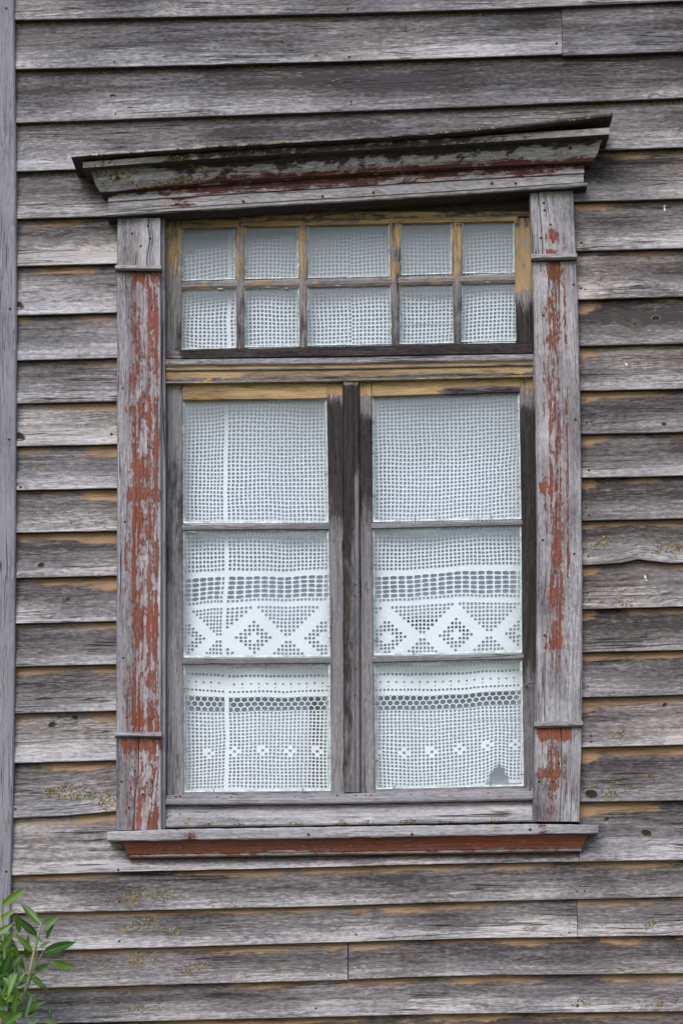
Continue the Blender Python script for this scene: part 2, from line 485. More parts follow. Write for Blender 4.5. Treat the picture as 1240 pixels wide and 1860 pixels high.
# shared meshes for nails and knots
def dome(name, r, h, mat, seg=7, rx=1.0):
    me = bpy.data.meshes.new(name)
    V = [(0, -h, 0)]; F = []
    for k, (rr, hh) in enumerate(((0.6, 0.75), (1.0, 0.0))):
        for i in range(seg):
            a = 2 * math.pi * i / seg
            q = 1 + 0.15 * nz(i * 1.7, k, r * 999)
            V.append((rr * r * rx * math.cos(a) * q, -h * hh, rr * r * math.sin(a) * q))
    for i in range(seg):
        j = (i + 1) % seg
        F.append((0, 1 + i, 1 + j))
        F.append((1 + i, 1 + seg + i, 1 + seg + j, 1 + j))
    me.from_pydata(V, [], F)
    me.materials.append(mat)
    return me
nail_me = dome('nail', 0.0042, 0.0016, M['rust'])
def knothole(name, r, rx):
    """a sunk knot: pale raised rim, dark cupped middle"""
    me = bpy.data.meshes.new(name)
    V = []; F = []; seg = 12
    prof = ((1.0, 0.0), (0.9, 0.0012), (0.78, 0.001), (0.62, 0.0003))
    for rr, hh in prof:
        for i in range(seg):
            a = 2 * math.pi * i / seg
            q = 1 + 0.22 * nz(i * 0.9, rr, r * 999)
            V.append((rr * r * rx * math.cos(a) * q, -hh, rr * r * math.sin(a) * q))
    V.append((0, -0.0003, 0))
    for k in range(3):
        for i in range(seg):
            j = (i + 1) % seg
            F.append((k * seg + i, k * seg + j, (k + 1) * seg + j, (k + 1) * seg + i))
    for i in range(seg):
        F.append((3 * seg + i, 3 * seg + (i + 1) % seg, 4 * seg))
    me.from_pydata(V, [], F)
    me.materials.append(M['knotrim']); me.materials.append(M['hole'])
    for p in me.polygons:
        p.material_index = 1 if p.index >= 2 * seg else 0
    return me
M['knotrim'] = simple('knot rim', (0.13, 0.12, 0.105), (0.22, 0.21, 0.19), 200, 0.9)
knot_me = knothole('knot', 0.007, 1.6)

# ---------------------------------------------------------------- clapboard wall
wall = empty('clapboard_house', (0.0, 0.0, 0.0))
tag(wall, 'old wooden house clad in weathered grey clapboards with a corner board at the left', 'house')

ROWS = [  # lower edges of the boards: (px, py)
    [(30, -590), (1240, -628)], [(30, -500), (1240, -538)], [(30, -410), (1240, -448)], [(30, -322), (1240, -360)],
    [(30, -232), (1240, -268)], [(30, -142), (1240, -175)], [(30, -53), (620, -66), (1240, -86)],
    [(30, 37), (420, 29), (620, 25), (900, 17), (1240, 2)],
    [(30, 126), (360, 119), (620, 112), (820, 106), (1240, 91)],
    [(30, 224), (360, 212), (620, 203), (820, 196), (1240, 178)],
    [(30, 312), (620, 291), (1240, 268)],
    [(30, 398), (1240, 361)], [(30, 484), (1240, 451)], [(30, 573), (1240, 539)], [(30, 655), (1240, 624)],
    [(30, 733), (1240, 706)], [(30, 811), (1240, 785)], [(30, 891), (1240, 864)], [(30, 968), (1240, 942)],
    [(30, 1050), (1056, 1027), (1135, 1022), (1163, 1015), (1182, 1018), (1205, 1024), (1240, 1022)], [(30, 1133), (1240, 1102)], [(30, 1211), (1240, 1181)], [(30, 1296), (1240, 1262)],
    [(30, 1386), (1240, 1353)], [(30, 1486), (130, 1481), (225, 1472), (1040, 1457), (1240, 1454)],
    [(30, 1590), (200, 1584), (560, 1576), (760, 1570), (1240, 1562)],
    [(30, 1659), (560, 1647), (840, 1638), (1240, 1629)],
    [(30, 1728), (400, 1718), (632, 1711), (840, 1705), (1240, 1699)],
    [(30, 1796), (400, 1786), (632, 1780), (840, 1773), (1240, 1769)],
    [(30, 1861), (300, 1854), (840, 1841), (1240, 1837)],
]
for k in range(14):
    ROWS.append([(30, 1929 + 68 * k), (1240, 1906 + 68 * k)])
SKIRT = ROWS[-1]
XR = 2400
corner_edge = [(-700, 18), (0, 26), (300, 29.5), (600, 30.5), (900, 29), (1200, 27.5), (1400, 25), (1600, 20.5), (1860, 14), (2500, 8)]

LICHEN = [(130, 1440, 60, 28, 0.85), (195, 1455, 18, 22, 1.0), (260, 1628, 70, 20, 0.8), (255, 1680, 45, 16, 0.9), (240, 1745, 60, 22, 0.7),
          (250, 1830, 60, 18, 0.7), (1130, 1335, 26, 12, 1.0), (1210, 995, 25, 22, 0.95), (1100, 985, 35, 16, 0.8), (1130, 1090, 40, 14, 0.8),
          (1105, 1435, 30, 20, 0.85), (1190, 1405, 60, 14, 0.5), (1060, 1820, 25, 14, 0.9), (1180, 1825, 60, 12, 0.6), (1150, 1680, 70, 12, 0.6),
          (1042, 1675, 10, 14, 0.9), (356, 1755, 35, 16, 0.9), (320, 1690, 12, 16, 0.9), (90, 915, 40, 12, 0.5), (80, 850, 40, 10, 0.5),
          (1160, 765, 60, 8, 0.5), (590, 1755, 20, 14, 0.6), (60, 930, 30, 10, 0.5), (780, 60, 30, 20, 0.55), (1140, 1420, 80, 14, 0.5)]
STAINS = [(560, 1615, 150, 22, 0.55), (470, 1680, 100, 18, 0.4), (420, 1735, 150, 12, 0.45), (400, 1808, 60, 12, 0.7), (520, 1812, 60, 10, 0.6),
          (1160, 290, 110, 12, 0.85), (1120, 555, 80, 14, 0.55), (700, 1750, 60, 12, 0.4), (880, 1720, 80, 10, 0.4), (1230, 50, 120, 30, 0.35),
          (190, 410, 60, 8, 0.6), (190, 590, 70, 16, 0.4), (160, 1230, 90, 18, 0.45), (150, 1400, 90, 16, 0.5), (200, 1490, 60, 14, 0.45),
          (60, 1490, 50, 8, 0.4), (1090, 1470, 60, 10, 0.4), (110, 1140, 90, 12, 0.35), (870, 1580, 60, 8, 0.3)]
def bumps(L, px, py):
    v = 0.0
    for cx, cy, rx, ry, a in L:
        q = 0.55 * ((px - cx) / rx) ** 2 + ((py - cy) / ry) ** 2
        if q < 6: v = max(v, a * math.exp(-q))
    return v

def board_tone(seed, warm):
    own = random.uniform(-0.10, 0.10); ownb = random.uniform(-0.22, 0.22)
    def f(px, py, l, t):
        t = min(1.0, t * 1.19)
        pres = 0.55 + 1.1 * nz(px / 110 + seed, seed, 2.2)
        edge = t + 0.07 * nz(px / 35, seed) + 0.03 * nz(px / 9, seed, 4)
        oc = warm * sm(0.84, 0.90, edge) * pres
        if py > 1540 and 380 < px < 1240: oc = max(oc, 0.95 * sm(0.72, 0.86, edge) * (0.55 + 1.0 * nz(px / 90, seed)))
        if 780 < py < 1100 and 110 < px < 225: oc = max(oc, sm(0.62, 0.86, edge) * sm(110, 190, px))
        if 1280 < py < 1330 and 140 < px < 225: oc = max(oc, sm(0.74, 0.86, edge) * sm(140, 200, px))
        if 520 < py < 1500 and 1045 < px < 1110: oc = max(oc, sm(0.66, 0.86, edge) * (1 - sm(1062, 1105, px)))
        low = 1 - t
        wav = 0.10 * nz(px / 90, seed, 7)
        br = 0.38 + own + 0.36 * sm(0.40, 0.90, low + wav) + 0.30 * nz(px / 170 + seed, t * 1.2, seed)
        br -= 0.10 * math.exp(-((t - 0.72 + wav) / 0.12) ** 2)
        if px < 230 and 400 < py < 1600: br += 0.08
        if py < 380: br -= 0.05
        if px > 1050 and 560 < py < 960: br -= 0.05
        if px > 1050 and 380 < py < 535: br += 0.10
        brown = clamp(0.18 + ownb + 0.40 * t + 0.35 * nz(px / 200, seed + 4) + (0.15 if px > 1050 else 0.0) - (0.25 if py < 350 else 0))
        dk = bumps(STAINS, px, py) * 0.9
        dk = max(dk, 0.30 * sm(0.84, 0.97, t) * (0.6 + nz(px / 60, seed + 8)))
        li = bumps(LICHEN, px, py)
        if py < 330 and t > 0.8: li = max(li, 0.75 * sm(0.90, 0.97, edge) * (0.7 + nz(px / 90, seed)))
        return (0.0, clamp(oc), clamp(dk), clamp(li), clamp(br), brown)
    return f

boards = []
NO = (0, 0)
def clap(i, x0, x1, top=None, drop=0.0, push=0.0):
    up, lo = ROWS[i - 1], ROWS[i]
    topf = top or [(p[0], p[1] - 14) for p in up]
    A = lambda l: (x0 + (x1 - x0) * l, lerp_poly(lo, x0 + (x1 - x0) * l) + drop)
    def B(l):
        x = x0 + (x1 - x0) * l
        return (x, lerp_poly(topf, x))
    T = [0.0, 0.012, 0.05, 0.14, 0.28, 0.42, 0.56, 0.68, 0.76, 0.83, 0.89, 0.95, 1.0]
    cup = random.uniform(-0.001, 0.002)
    prof = [(0.0, 0.0, 0.35, 0.8), (0.0, 0.0275 + push, 0.35, 0.8)] + [(t, 0.029 - 0.024 * t + cup * math.sin(math.pi * t) + push - (0.0012 if t == 0 else 0)) for t in T] + [(1.0, 0.0)]
    seed = random.random() * 500
    warm = 0.25 if i < 11 else (random.uniform(0.6, 0.9) if i < 16 else random.uniform(1.0, 1.3))
    n = max(4, int((x1 - x0) / 12)) if x1 < 1500 and 5 < i < 31 else max(4, int((x1 - x0) / 30))
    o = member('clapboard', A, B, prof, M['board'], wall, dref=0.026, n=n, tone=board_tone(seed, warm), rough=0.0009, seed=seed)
    boards.append((o, i, x0, x1))
    return o

for i in range(1, len(ROWS)):
    if i == 8: clap(i, 18, 1020.2); clap(i, 1021, XR, drop=3.5, push=0.0015)
    elif 11 <= i <= 24: clap(i, 14, 224); clap(i, 1036, XR)
    elif i == 25:
        st = [(p[0], p[1] - 14) for p in ROWS[24]]
        clap(i, 10, 1050.5, top=[(10, 1473), (226, 1458), (229, 1546), (1051, 1536)])
        clap(i, 1051.5, XR)
    elif i == 27: clap(i, 8, 1047.5); clap(i, 1048.6, XR, push=0.0008)
    elif i == 28: clap(i, 8, 631); clap(i, 633, XR, drop=-1.0, push=0.0012)
    else: clap(i, 8, XR)

def nearest_board(px, py):
    for o, i, x0, x1 in boards:
        if x0 <= px <= x1 and lerp_poly(ROWS[i - 1], px) <= py <= lerp_poly(ROWS[i], px):
            t = (lerp_poly(ROWS[i], px) - py) / (lerp_poly(ROWS[i], px) - lerp_poly(ROWS[i - 1], px) + 14)
            return o, 0.029 - 0.024 * t
    return None, None
def stud(me, name, px, py, parent, d, sc=1.0):
    x, z = W(px, py, d)
    o = link(name, me, parent, (x, -d, z))
    o.scale = (sc, sc, sc)
    return o
NAILS = [(213, 20), (208, 112), (210, 207), (631, 16), (634, 104), (638, 185), (638, 190), (1010, 79), (1034, 79), (1047, 88), (1055, 441),
         (1054, 524), (1062, 526), (1065, 767), (1073, 766), (1069, 855), (1064, 923), (1069, 936), (1068, 1011), (1066, 1077), (1070, 1090),
         (1071, 1168), (1067, 1248), (1073, 1337), (1073, 1347), (1047, 1619), (1061, 1619), (1061, 1680), (1067, 1690), (1033, 1694),
         (1052, 1752), (1052, 1759), (1000, 1817), (1048, 1828), (217, 1638), (217, 1710), (216, 1777), (235, 1834), (644, 1636), (647, 1698),
         (601, 1771), (652, 1768), (574, 1832), (203, 789), (38, 885), (736, 56), (1056, 1601), (29, 1470), (215, 1580)]
for px, py in NAILS:
    o, d = nearest_board(px, py)
    if o: stud(nail_me, 'nail', px, py, o, d + 0.0004, random.uniform(0.65, 1.0))
for px, py, sc in ((206, 175, 1.0), (75, 1026, 1.0), (124, 1088, 0.7), (1073, 1442, 1.9), (1190, 578, 1.3), (1101, 1487, 0.9), (1173, 1513, 1.6), (31, 555, 1.9),
                   (34, 793, 1.9), (1206, 1280, 0.8), (512, 76, 0.7), (95, 1316, 1.2), (137, 1303, 1.0), (1205, 770, 0.7)):
    o, d = nearest_board(px, py)
    if o:
        k = stud(knot_me, 'knot', px, py, o, d + 0.0004, sc)
        k.rotation_euler = (0, random.uniform(-0.5, 0.5), 0)
fleck_me = dome('paint_fleck', 0.0045, 0.0016, M['white'], 6)
# white flecks: a staple and two bright chips
def box_me(name, sx, sy, sz, mat):
    me = bpy.data.meshes.new(name)
    b = 0.2
    V = []
    for y, k in ((0, 1.0), (-sy, 0.8)):
        for x, z in ((-sx, -sz * .7), (-sx * .7, -sz), (sx * .7, -sz), (sx, -sz * .7), (sx, sz * .7), (sx * .7, sz), (-sx * .7, sz), (-sx, sz * .7)):
            V.append((x * k, y, z * k))
    F = [(i, (i + 1) % 8, 8 + (i + 1) % 8, 8 + i) for i in range(8)] + [tuple(range(8, 16))]
    me.from_pydata(V, [], F)
    me.materials.append(mat)
    return me
for px, py, sx, sz in ((1206, 380, 0.5, 1.7), (1206, 374, 0.8, 0.5), (1137, 662, 1.0, 0.8), (1171, 1048, 0.7, 1.3), (1173, 1054, 0.6, 0.6)):
    o, d = nearest_board(px, py)
    k = stud(fleck_me, 'paint_fleck', px, py, o, d + 0.0003)
    k.scale = (sx, 1, sz); k.rotation_euler = (0, random.uniform(-0.5, 0.5), 0)
# corner board
def corner_tone(px, py, l, t):
    return (0, 0, 0.16 + 0.25 * nz(py / 60, 4.1), 0.25 * max(0, nz(py / 80, px / 20)) if py > 1080 else 0, 0.52 + 0.2 * nz(py / 150, 3) + 0.14 * math.exp(-((py - 940) / 40) ** 2), 0.0)
A, B = Vv([(-700, -72), (2500, -86)], corner_edge, -640, 2410)
cb = member('corner_board', A, B, flatprof(0.0, 0.036, 6, 0.002), M['corner'], wall, tone=corner_tone, rough=0.0006, n=150)
for px, py in ((12, 15), (19, 561), (17, 798), (12, 1583)):
    stud(nail_me, 'nail', px, py, cb, 0.0362, 0.9)
# side wall going back from the corner
xl, _ = W(-74, 0, 0.0)
sw_prof = []
me = bpy.data.meshes.new('side_clapboard')
V = []
for y in (0.0, 3.0):
    V += [(0.02, y, 0.0), (-0.024, y, 0.0), (-0.006, y, 0.13), (0.02, y, 0.13)]
me.from_pydata(V, [], [(0, 1, 2, 3), (7, 6, 5, 4), (0, 4, 5, 1), (1, 5, 6, 2), (2, 6, 7, 3), (3, 7, 4, 0)])
a = me.attributes.new('grain', 'FLOAT_VECTOR', 'POINT')
a.data.foreach_set('vector', [c for v in V for c in (v[1], v[2], 0.0)])
a = me.attributes.new('tone', 'FLOAT_VECTOR', 'POINT'); a.data.foreach_set('vector', [0.0] * 24)
a = me.attributes.new('tone_more', 'FLOAT_VECTOR', 'POINT'); a.data.foreach_set('vector', [0.0, 0.55, 0.3] * 8)
me.materials.append(M['board'])
for k in range(41):
    link('side_clapboard', me, wall, (xl, -0.02, 0.02 + k * 0.118))

# sheathing behind the boards with the window opening
def rect_ring(name, x0, x1, z0, z1, hx0, hx1, hz0, hz1, y0, y1, mat, parent):
    V = []
    for y in (y0, y1):
        V += [(x0, y, z0), (x1, y, z0), (x1, y, z1), (x0, y, z1), (hx0, y, hz0), (hx1, y, hz0), (hx1, y, hz1), (hx0, y, hz1)]
    F = []
    for b in (0, 8):
        for i in range(4):
            j = (i + 1) % 4
            F.append((b + i, b + j, b + 4 + j, b + 4 + i))
    for i in range(4):
        j = (i + 1) % 4
        F.append((i, j, 8 + j, 8 + i)); F.append((4 + i, 4 + j, 12 + j, 12 + i))
    me = bpy.data.meshes.new(name)
    me.from_pydata(V, [], F)
    me.materials.append(mat)
    return link(name, me, parent)
hx0, _ = W(296, 0, 0); hx1, _ = W(976, 0, 0); _, hz0 = W(0, 1470, 0); _, hz1 = W(0, 384, 0)
rect_ring('sheathing', xl + 0.002, W(XR, 0)[0], 0.0, W(0, -640)[1], hx0, hx1, hz0, hz1, 0.0, 0.10, M['sheath'], wall)

# ---------------------------------------------------------------- window
wx, wz = W(632, 1540, 0)
win = empty('casement_window', (wx, 0.0, wz))
tag(win, 'old wooden window with ten small upper panes, two casements and peeling red and ochre paint', 'window')

# --- casings
def casing_tone(side):
    def f(px, py, l, t):
        if side == 'L':
            s = (px - 212) / 80
            r = 0.42 * math.exp(-((s - 0.45) / 0.30) ** 2) + 0.40 * math.exp(-((s - 0.85) / 0.16) ** 2)
            for c0, w0, a0 in ((0.40, 0.035, 0.38), (0.50, 0.025, 0.42), (0.585, 0.022, 0.36), (0.74, 0.045, 0.40), (0.91, 0.05, 0.36)):
                r += a0 * math.exp(-((s - c0) / w0) ** 2) * (0.75 + 0.9 * nz(py / 70, c0 * 9))
            r *= 0.78 + 0.20 * sm(520, 950, py)
            r += 0.25 * nz(py / 55, s * 3, 1.0)
            r = max(r, 0.62 * math.exp(-((py - 505) / 22) ** 2) * sm(0.2, 0.4, s), 0.7 * math.exp(-((py - 900) / 16) ** 2) * sm(0.1, 0.3, s),
                    0.9 * math.exp(-((py - 1352) / 14) ** 2), 0.5 * math.exp(-((py - 745) / 12) ** 2))
            if py < 482: r = 0.0
            if s < 0.13: r *= 0.3
            br = 0.56 + 0.15 * s - 0.2 * math.exp(-((s - 0.35) / 0.15) ** 2)
            if py > 1340: br -= 0.22 * (1 - sm(0.2, 0.5, s)); r *= 0.95
            li = 0.45 * math.exp(-((s - 0.78) / 0.1) ** 2) * (0.6 + nz(py / 90, 8))
        else:
            s = (px - lerp_poly([(345, 963), (600, 970), (1000, 975), (1490, 968)], py)) / 82
            r = 0.42 * math.exp(-((s - 0.46) / 0.28) ** 2)
            for c0, w0, a0 in ((0.20, 0.05, 0.30), (0.34, 0.05, 0.46), (0.44, 0.03, 0.40), (0.535, 0.022, 0.42), (0.69, 0.035, 0.48)):
                r += a0 * math.exp(-((s - c0) / w0) ** 2) * (0.75 + 0.9 * nz(py / 70, c0 * 9 + 3))
            r *= 0.85 + 0.2 * nz(py / 120, 3)
            r += 0.2 * nz(py / 50, s * 3, 7.0)
            r = max(r, 0.95 * math.exp(-((py - 490) / 26) ** 2) * math.exp(-((s - 0.5) / 0.22) ** 2), 0.95 * math.exp(-((py - 1332) / 16) ** 2),
                    0.75 * math.exp(-((py - 885) / 14) ** 2) * (1 - sm(0.4, 0.6, s)), 0.75 * math.exp(-((py - 1405) / 14) ** 2) * (1 - sm(0.45, 0.8, s)))
            if py < 455: r = 0.75 * math.exp(-((px - 1001) / 14) ** 2 - ((py - 428) / 16) ** 2) + 0.28 * sm(0.55, 0.7, s) * sm(360, 440, py)
            if py > 1430: r *= 0.6
            if 1180 < py < 1312: r *= 0.75 * (1 - 0.6 * sm(1200, 1300, py))
            if s > 0.80 or s < 0.06: r *= 0.3
            br = 0.54 + 0.3 * nz(py / 70, s * 2) + 0.12 * (1 - s)
            if py > 1400: br -= 0.25 * (1 - sm(0.4, 0.7, s))
            li = 0.5 * math.exp(-((s - 0.32) / 0.08) ** 2) * (0.5 + nz(py / 90, 18)) * (py > 860)
        dk = 0.08
        if side == 'R' and py > 1385: dk = 0.40 * (1 - sm(0.45, 0.7, s)) * sm(1385, 1410, py)
        if side == 'L' and py > 1350: dk = 0.30 * (1 - sm(0.15, 0.4, s))
        return (clamp(r), 0.0, dk, clamp(li), clamp(br), 0.0)
    return f

def casing(side):
    if side == 'L':
        L = [(340, 214), (480, 212.5), (900, 213), (1200, 211.5), (1510, 211)]
        Rr = [(340, 291.5), (900, 292.5), (1510, 292.5)]
        spans = ((396, 483), (490, 1330), (1338, 1508)); bands = ((481, 492), (1329, 1340))
    else:
        L = [(345, 962), (470, 967), (600, 970), (800, 973), (1000, 975), (1200, 974), (1320, 972), (1490, 967.5)]
        Rr = [(345, 1040), (470, 1046), (600, 1050.5), (800, 1054.5), (1000, 1056.5), (1200, 1057), (1320, 1056), (1490, 1051.5)]
        spans = ((346, 466), (472, 1314), (1321, 1492)); bands = ((461, 474), (1311, 1323))
    T = casing_tone(side)
    # the long board with its two shallow flutes
    fl = [(0.0, 0.0), (0.0, 0.0445), (0.02, 0.046)]
    for k in range(1, 34):
        t = k / 34
        d = 0.046
        for c in (0.44, 0.54, 0.63):
            d -= 0.0022 * math.exp(-((t - c) / 0.018) ** 2)
        fl.append((t, d))
    fl += [(0.98, 0.046), (1.0, 0.0445), (1.0, 0.0)]
    A, B = Vv(L, Rr, *spans[1])
    main = member('side_casing', A, B, fl, M['trim'], win, tone=T, rough=0.0006, n=90)
    for sp, nm in ((spans[0], 'casing_head_block'), (spans[2], 'casing_plinth')):
        cut = {('L', 'casing_head_block'): [(390, 270), (412, 270), (436, 273), (462, 268), (484, 267)], ('L', 'casing_plinth'): [(1336, 252.5), (1400, 252), (1440, 246), (1510, 243)],
               ('R', 'casing_head_block'): [(345, 976), (380, 979), (420, 983), (466, 985)], ('R', 'casing_plinth'): [(1320, 1018), (1400, 1020), (1495, 1016)]}[side, nm]
        wd = 0.55 if nm == 'casing_head_block' else 0.3
        fl_ = lambda b: [(0.0, 0.0), (0.0, 0.0485), (0.03, 0.050)] + [(k / 7, 0.050) for k in range(1, 7)] + [(0.97, 0.050), (1.0, 0.0485), (1.0, 0.0)]
        A, B = Vv(L, [(p[0], p[1] - wd) for p in cut], *sp)
        member(nm, A, B, fl_(0), M['trim'], main, tone=T, rough=0.0004, n=22)
        A, B = Vv([(p[0], p[1] + wd) for p in cut], Rr, *sp)
        member(nm, A, B, fl_(0), M['trim'], main, tone=T, rough=0.0004, n=22)
    for (y0, y1) in bands:
        # small projecting band, mitred at its ends
        x0 = lerp_poly(L, y0) - 2.5; x1 = lerp_poly(Rr, y0) + 1.5
        tilt = -2.0 if side == 'R' else 0.5
        A, B = H([(x0, y0), (x1, y0 + tilt)], [(x0, y1 - 1), (x1, y1 + tilt - 1)], x0, x1)
        pr = [(0.0, 0.040, 0.5, 0.75), (0.0, 0.0598, 0.5, 0.75), (0.0, 0.060), (0.25, 0.067), (0.7, 0.067), (0.85, 0.064), (1.0, 0.054), (1.0, 0.040)]
        member('band_moulding', A, B, pr, M['trim'], main, dref=0.06, tone=lambda px, py, l, t: (0.22 * (t < 0.3), 0, 0.10, 0.1, 0.62, 0.0), rough=0.0006, n=10)
    return main
cl = casing('L'); cr_ = casing('R')
for px, py in ((276, 559), (223, 705), (227, 948), (224, 1195)):
    stud(nail_me, 'nail', px, py, cl, 0.0462, 0.8)
for px, py in ((240, 424), (269, 410), (273, 433), (256, 447), (221, 1420), (246, 1400), (276, 1420), (260, 1443), (235, 1467)):
    stud(nail_me, 'nail', px, py, cl, 0.0502, 0.85)
for px, py in ((1041, 517), (986, 573), (1044, 762), (985, 981), (1042, 1006), (988, 1154)):
    stud(nail_me, 'nail', px, py, cr_, 0.0462, 0.9)
for px, py in ((987, 369), (988, 382), (982, 432), (999, 408), (1014, 1387), (978, 1420), (1003, 1420)):
    stud(nail_me, 'nail', px, py, cr_, 0.0502, 0.9)

# --- cornice over the window
def cornice_tone(kind):
    def f(px, py, l, t):
        mid = sm(230, 330, px)
        if kind == 'cap': return (0.12, 0, clamp(0.45 * mid + 0.25 * sm(600, 1000, px)), 0.5, 0.72 - 0.2 * mid, 0.2)
        if kind == 'fillet': return (0.15, 0, clamp((0.60 + 0.3 * nz(px / 20, 5)) * mid * (1 - 0.45 * sm(800, 1000, px))), 0.5 * (1 - sm(450, 700, px)), 0.6, 0.1)
        if kind == 'crown' or kind == 'crownx':
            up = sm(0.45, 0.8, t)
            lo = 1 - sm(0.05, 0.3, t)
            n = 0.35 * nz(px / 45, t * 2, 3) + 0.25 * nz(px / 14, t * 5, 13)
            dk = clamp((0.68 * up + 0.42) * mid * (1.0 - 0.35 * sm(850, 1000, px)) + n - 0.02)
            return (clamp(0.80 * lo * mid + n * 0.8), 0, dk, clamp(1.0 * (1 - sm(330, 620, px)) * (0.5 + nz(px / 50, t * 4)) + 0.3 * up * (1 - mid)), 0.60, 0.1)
        if kind == 'bed': return (clamp(0.72 + 0.6 * nz(px / 60, 5)) * sm(190, 300, px), 0, 0.45, 0.25, 0.58, 0.0)
        if kind == 'frieze_up': return (clamp(0.40 + 0.40 * t + 0.6 * nz(px / 40, t, 9)) * sm(200, 380, px), 0, 0.30 * t + 0.22 + 0.2 * nz(px / 30, 7), 0.12, 0.66, 0.0)
        if kind == 'frieze_lo': return (clamp(0.9 * math.exp(-((px - 330) / 30) ** 2) * 0.6 + 0.15 * nz(px / 30, t)), 0, 0.05, 0.0, 0.66, 0.0)
        return (0.0, 0, 0.05, 0.05, 0.68, 0.0)
    return f
def mitre(k):
    # ends of the crown run back to the wall
    return None
FT = [(198, 353), (400, 336.5), (820, 310), (1060, 297)]
FM = [(198, 368), (400, 354.5), (820, 329), (1060, 316)]
FB = [(198, 385.4), (400, 371.9), (820, 346.9), (1060, 330.4)]
A, B = H(FM, FB, 197.5, 1059)
cor = member('cornice', A, B, flatprof(0.0, 0.056, 4), M['cornice'], win, tone=cornice_tone('frieze_lo'), rough=0.0006, n=90)
A, B = H(FT, [(p[0], p[1] - 1.6) for p in FM], 197, 1060)
member('frieze_board', A, B, flatprof(0.0, 0.0605, 4), M['cornice'], cor, tone=cornice_tone('frieze_up'), rough=0.0006, n=90)
# drip strip under the frieze
A, B = H([(194, 386.5), (400, 373.5), (820, 348.5), (1066, 331)], [(194, 394), (400, 381), (820, 356), (1066, 339)], 194, 1066)
member('drip_strip', A, B, [(0.0, 0.0, 0.25, 0.85), (0.0, 0.070, 0.25, 0.85), (0.02, 0.0705), (0.2, 0.076), (0.7, 0.077), (1.0, 0.070), (1.0, 0.0)], M['cornice'], cor, dref=0.07, tone=cornice_tone('drip'), rough=0.0018, n=90)
# bed moulding
A, B = H([(186, 345), (400, 325), (820, 299), (1068, 288)], [(187, 352), (400, 335.5), (820, 309), (1068, 296)], 186.5, 1068)
member('bed_moulding', A, B, [(0.0, 0.0, 0.8, 0.6), (0.0, 0.066, 0.8, 0.6), (0.02, 0.0665), (0.15, 0.074), (0.8, 0.074), (1.0, 0.066), (1.0, 0.0)], M['cornice'], cor, dref=0.066, tone=cornice_tone('bed'), rough=0.0008, n=90)
# crown: ovolo below, cove above; its ends step outwards like the section
CT = [(156, 304), (400, 286), (820, 262), (1104, 243)]
CBm = [(184, 345), (400, 325), (820, 300), (1074, 288)]
prof = [(0.0, 0.0, 0.6, 0.75), (0.0, 0.080, 0.6, 0.75), (0.02, 0.0805), (0.08, 0.083), (0.16, 0.0875), (0.30, 0.094), (0.44, 0.098), (0.56, 0.0995), (0.60, 0.100), (0.63, 0.104), (0.72, 0.1055), (0.84, 0.111), (0.93, 0.119), (1.0, 0.126), (1.0, 0.0)]
def crown_slant(l, t, d):
    # overall width of the moulding grows with its projection
    q = (d - 0.072) / (0.126 - 0.072)
    q = clamp(q)
    left = 184 + (157 - 184) * q
    right = 1074 + (1103 - 1074) * q
    return (left + (right - left) * l) - (184 + (1074 - 184) * l)
A = lambda l: (184 + 890 * l, lerp_poly(CBm, 184 + 890 * l))
B = lambda l: (184 + 890 * l, lerp_poly(CT, 157 + 946 * l))
member('crown_moulding', A, B, prof, M['cornice'], cor, dref=0.10, tone=cornice_tone('crown'), rough=0.0018, n=100, slant=crown_slant)
# fillet over the crown
A, B = H([(149, 294), (400, 275), (603, 263), (820, 250), (1107, 231)], [(154, 304.5), (400, 286.5), (820, 262.5), (1105, 243.5)], 151, 1106)
member('crown_fillet', A, B, [(0.0, 0.0, 0.4, 0.85), (0.0, 0.133, 0.4, 0.85), (0.03, 0.134), (0.5, 0.135), (0.95, 0.135), (1.0, 0.133), (1.0, 0.0)], M['cornice'], cor, tone=cornice_tone('fillet'), rough=0.0010, n=90)
# warped cap board, lifting clear at the right end
A, B = H([(130, 281), (400, 263), (603, 251), (780, 241), (960, 224), (1112, 205)], [(132, 286), (400, 268), (603, 256), (780, 245.5), (960, 230), (1112, 211)], 130, 1112)
member('cap_board', A, B, [(0.0, 0.0, 0.3, 0.95), (0.0, 0.135, 0.3, 0.95), (0.0, 0.1595, 0.3, 0.95), (0.04, 0.161), (0.3, 0.162), (0.8, 0.160), (1.0, 0.157), (1.0, 0.0)], M['cornice'], cor, dref=0.158, tone=cornice_tone('cap'), rough=0.0020, n=110)
for px, py in ((320, 371), (442, 366), (586, 357), (678, 350), (893, 333), (936, 333)):
    stud(nail_me, 'nail', px, py, cor, 0.0565, 1.0)
for px, py in ((214, 323), (1035, 268)):
    stud(nail_me, 'nail', px, py, cor, 0.0985, 1.5)

# --- sill and apron
def sill_tone(px, py, l, t):
    return (0.55 * math.exp(-((px - 346) / 16) ** 2) * (t < 0.8) + 0.5 * math.exp(-((px - 985) / 12) ** 2), 0.0,
            0.10 + 0.35 * math.exp(-((px - 350) / 20) ** 2), 0.55 * sm(0.75, 0.95, t) * (0.5 + nz(px / 70, 2)) , 0.66, 0.05)
A, B = H([(195, 1510.5), (300, 1506), (560, 1502), (972, 1496), (1086, 1498)], [(195, 1528), (560, 1523), (1086, 1514)], 195, 1086)
sill = member('sill', A, B, [(0.0, -0.02), (0.0, 0.082), (0.1, 0.085), (0.5, 0.085), (0.9, 0.085), (0.97, 0.083), (1.12, -0.02)], M['trim'], win, dref=0.083, tone=sill_tone, rough=0.0016, n=100)
for px, py in ((560, 1516), (748, 1515), (345, 1521), (962, 1507)):
    stud(nail_me, 'nail', px, py, sill, 0.0855, 1.0)
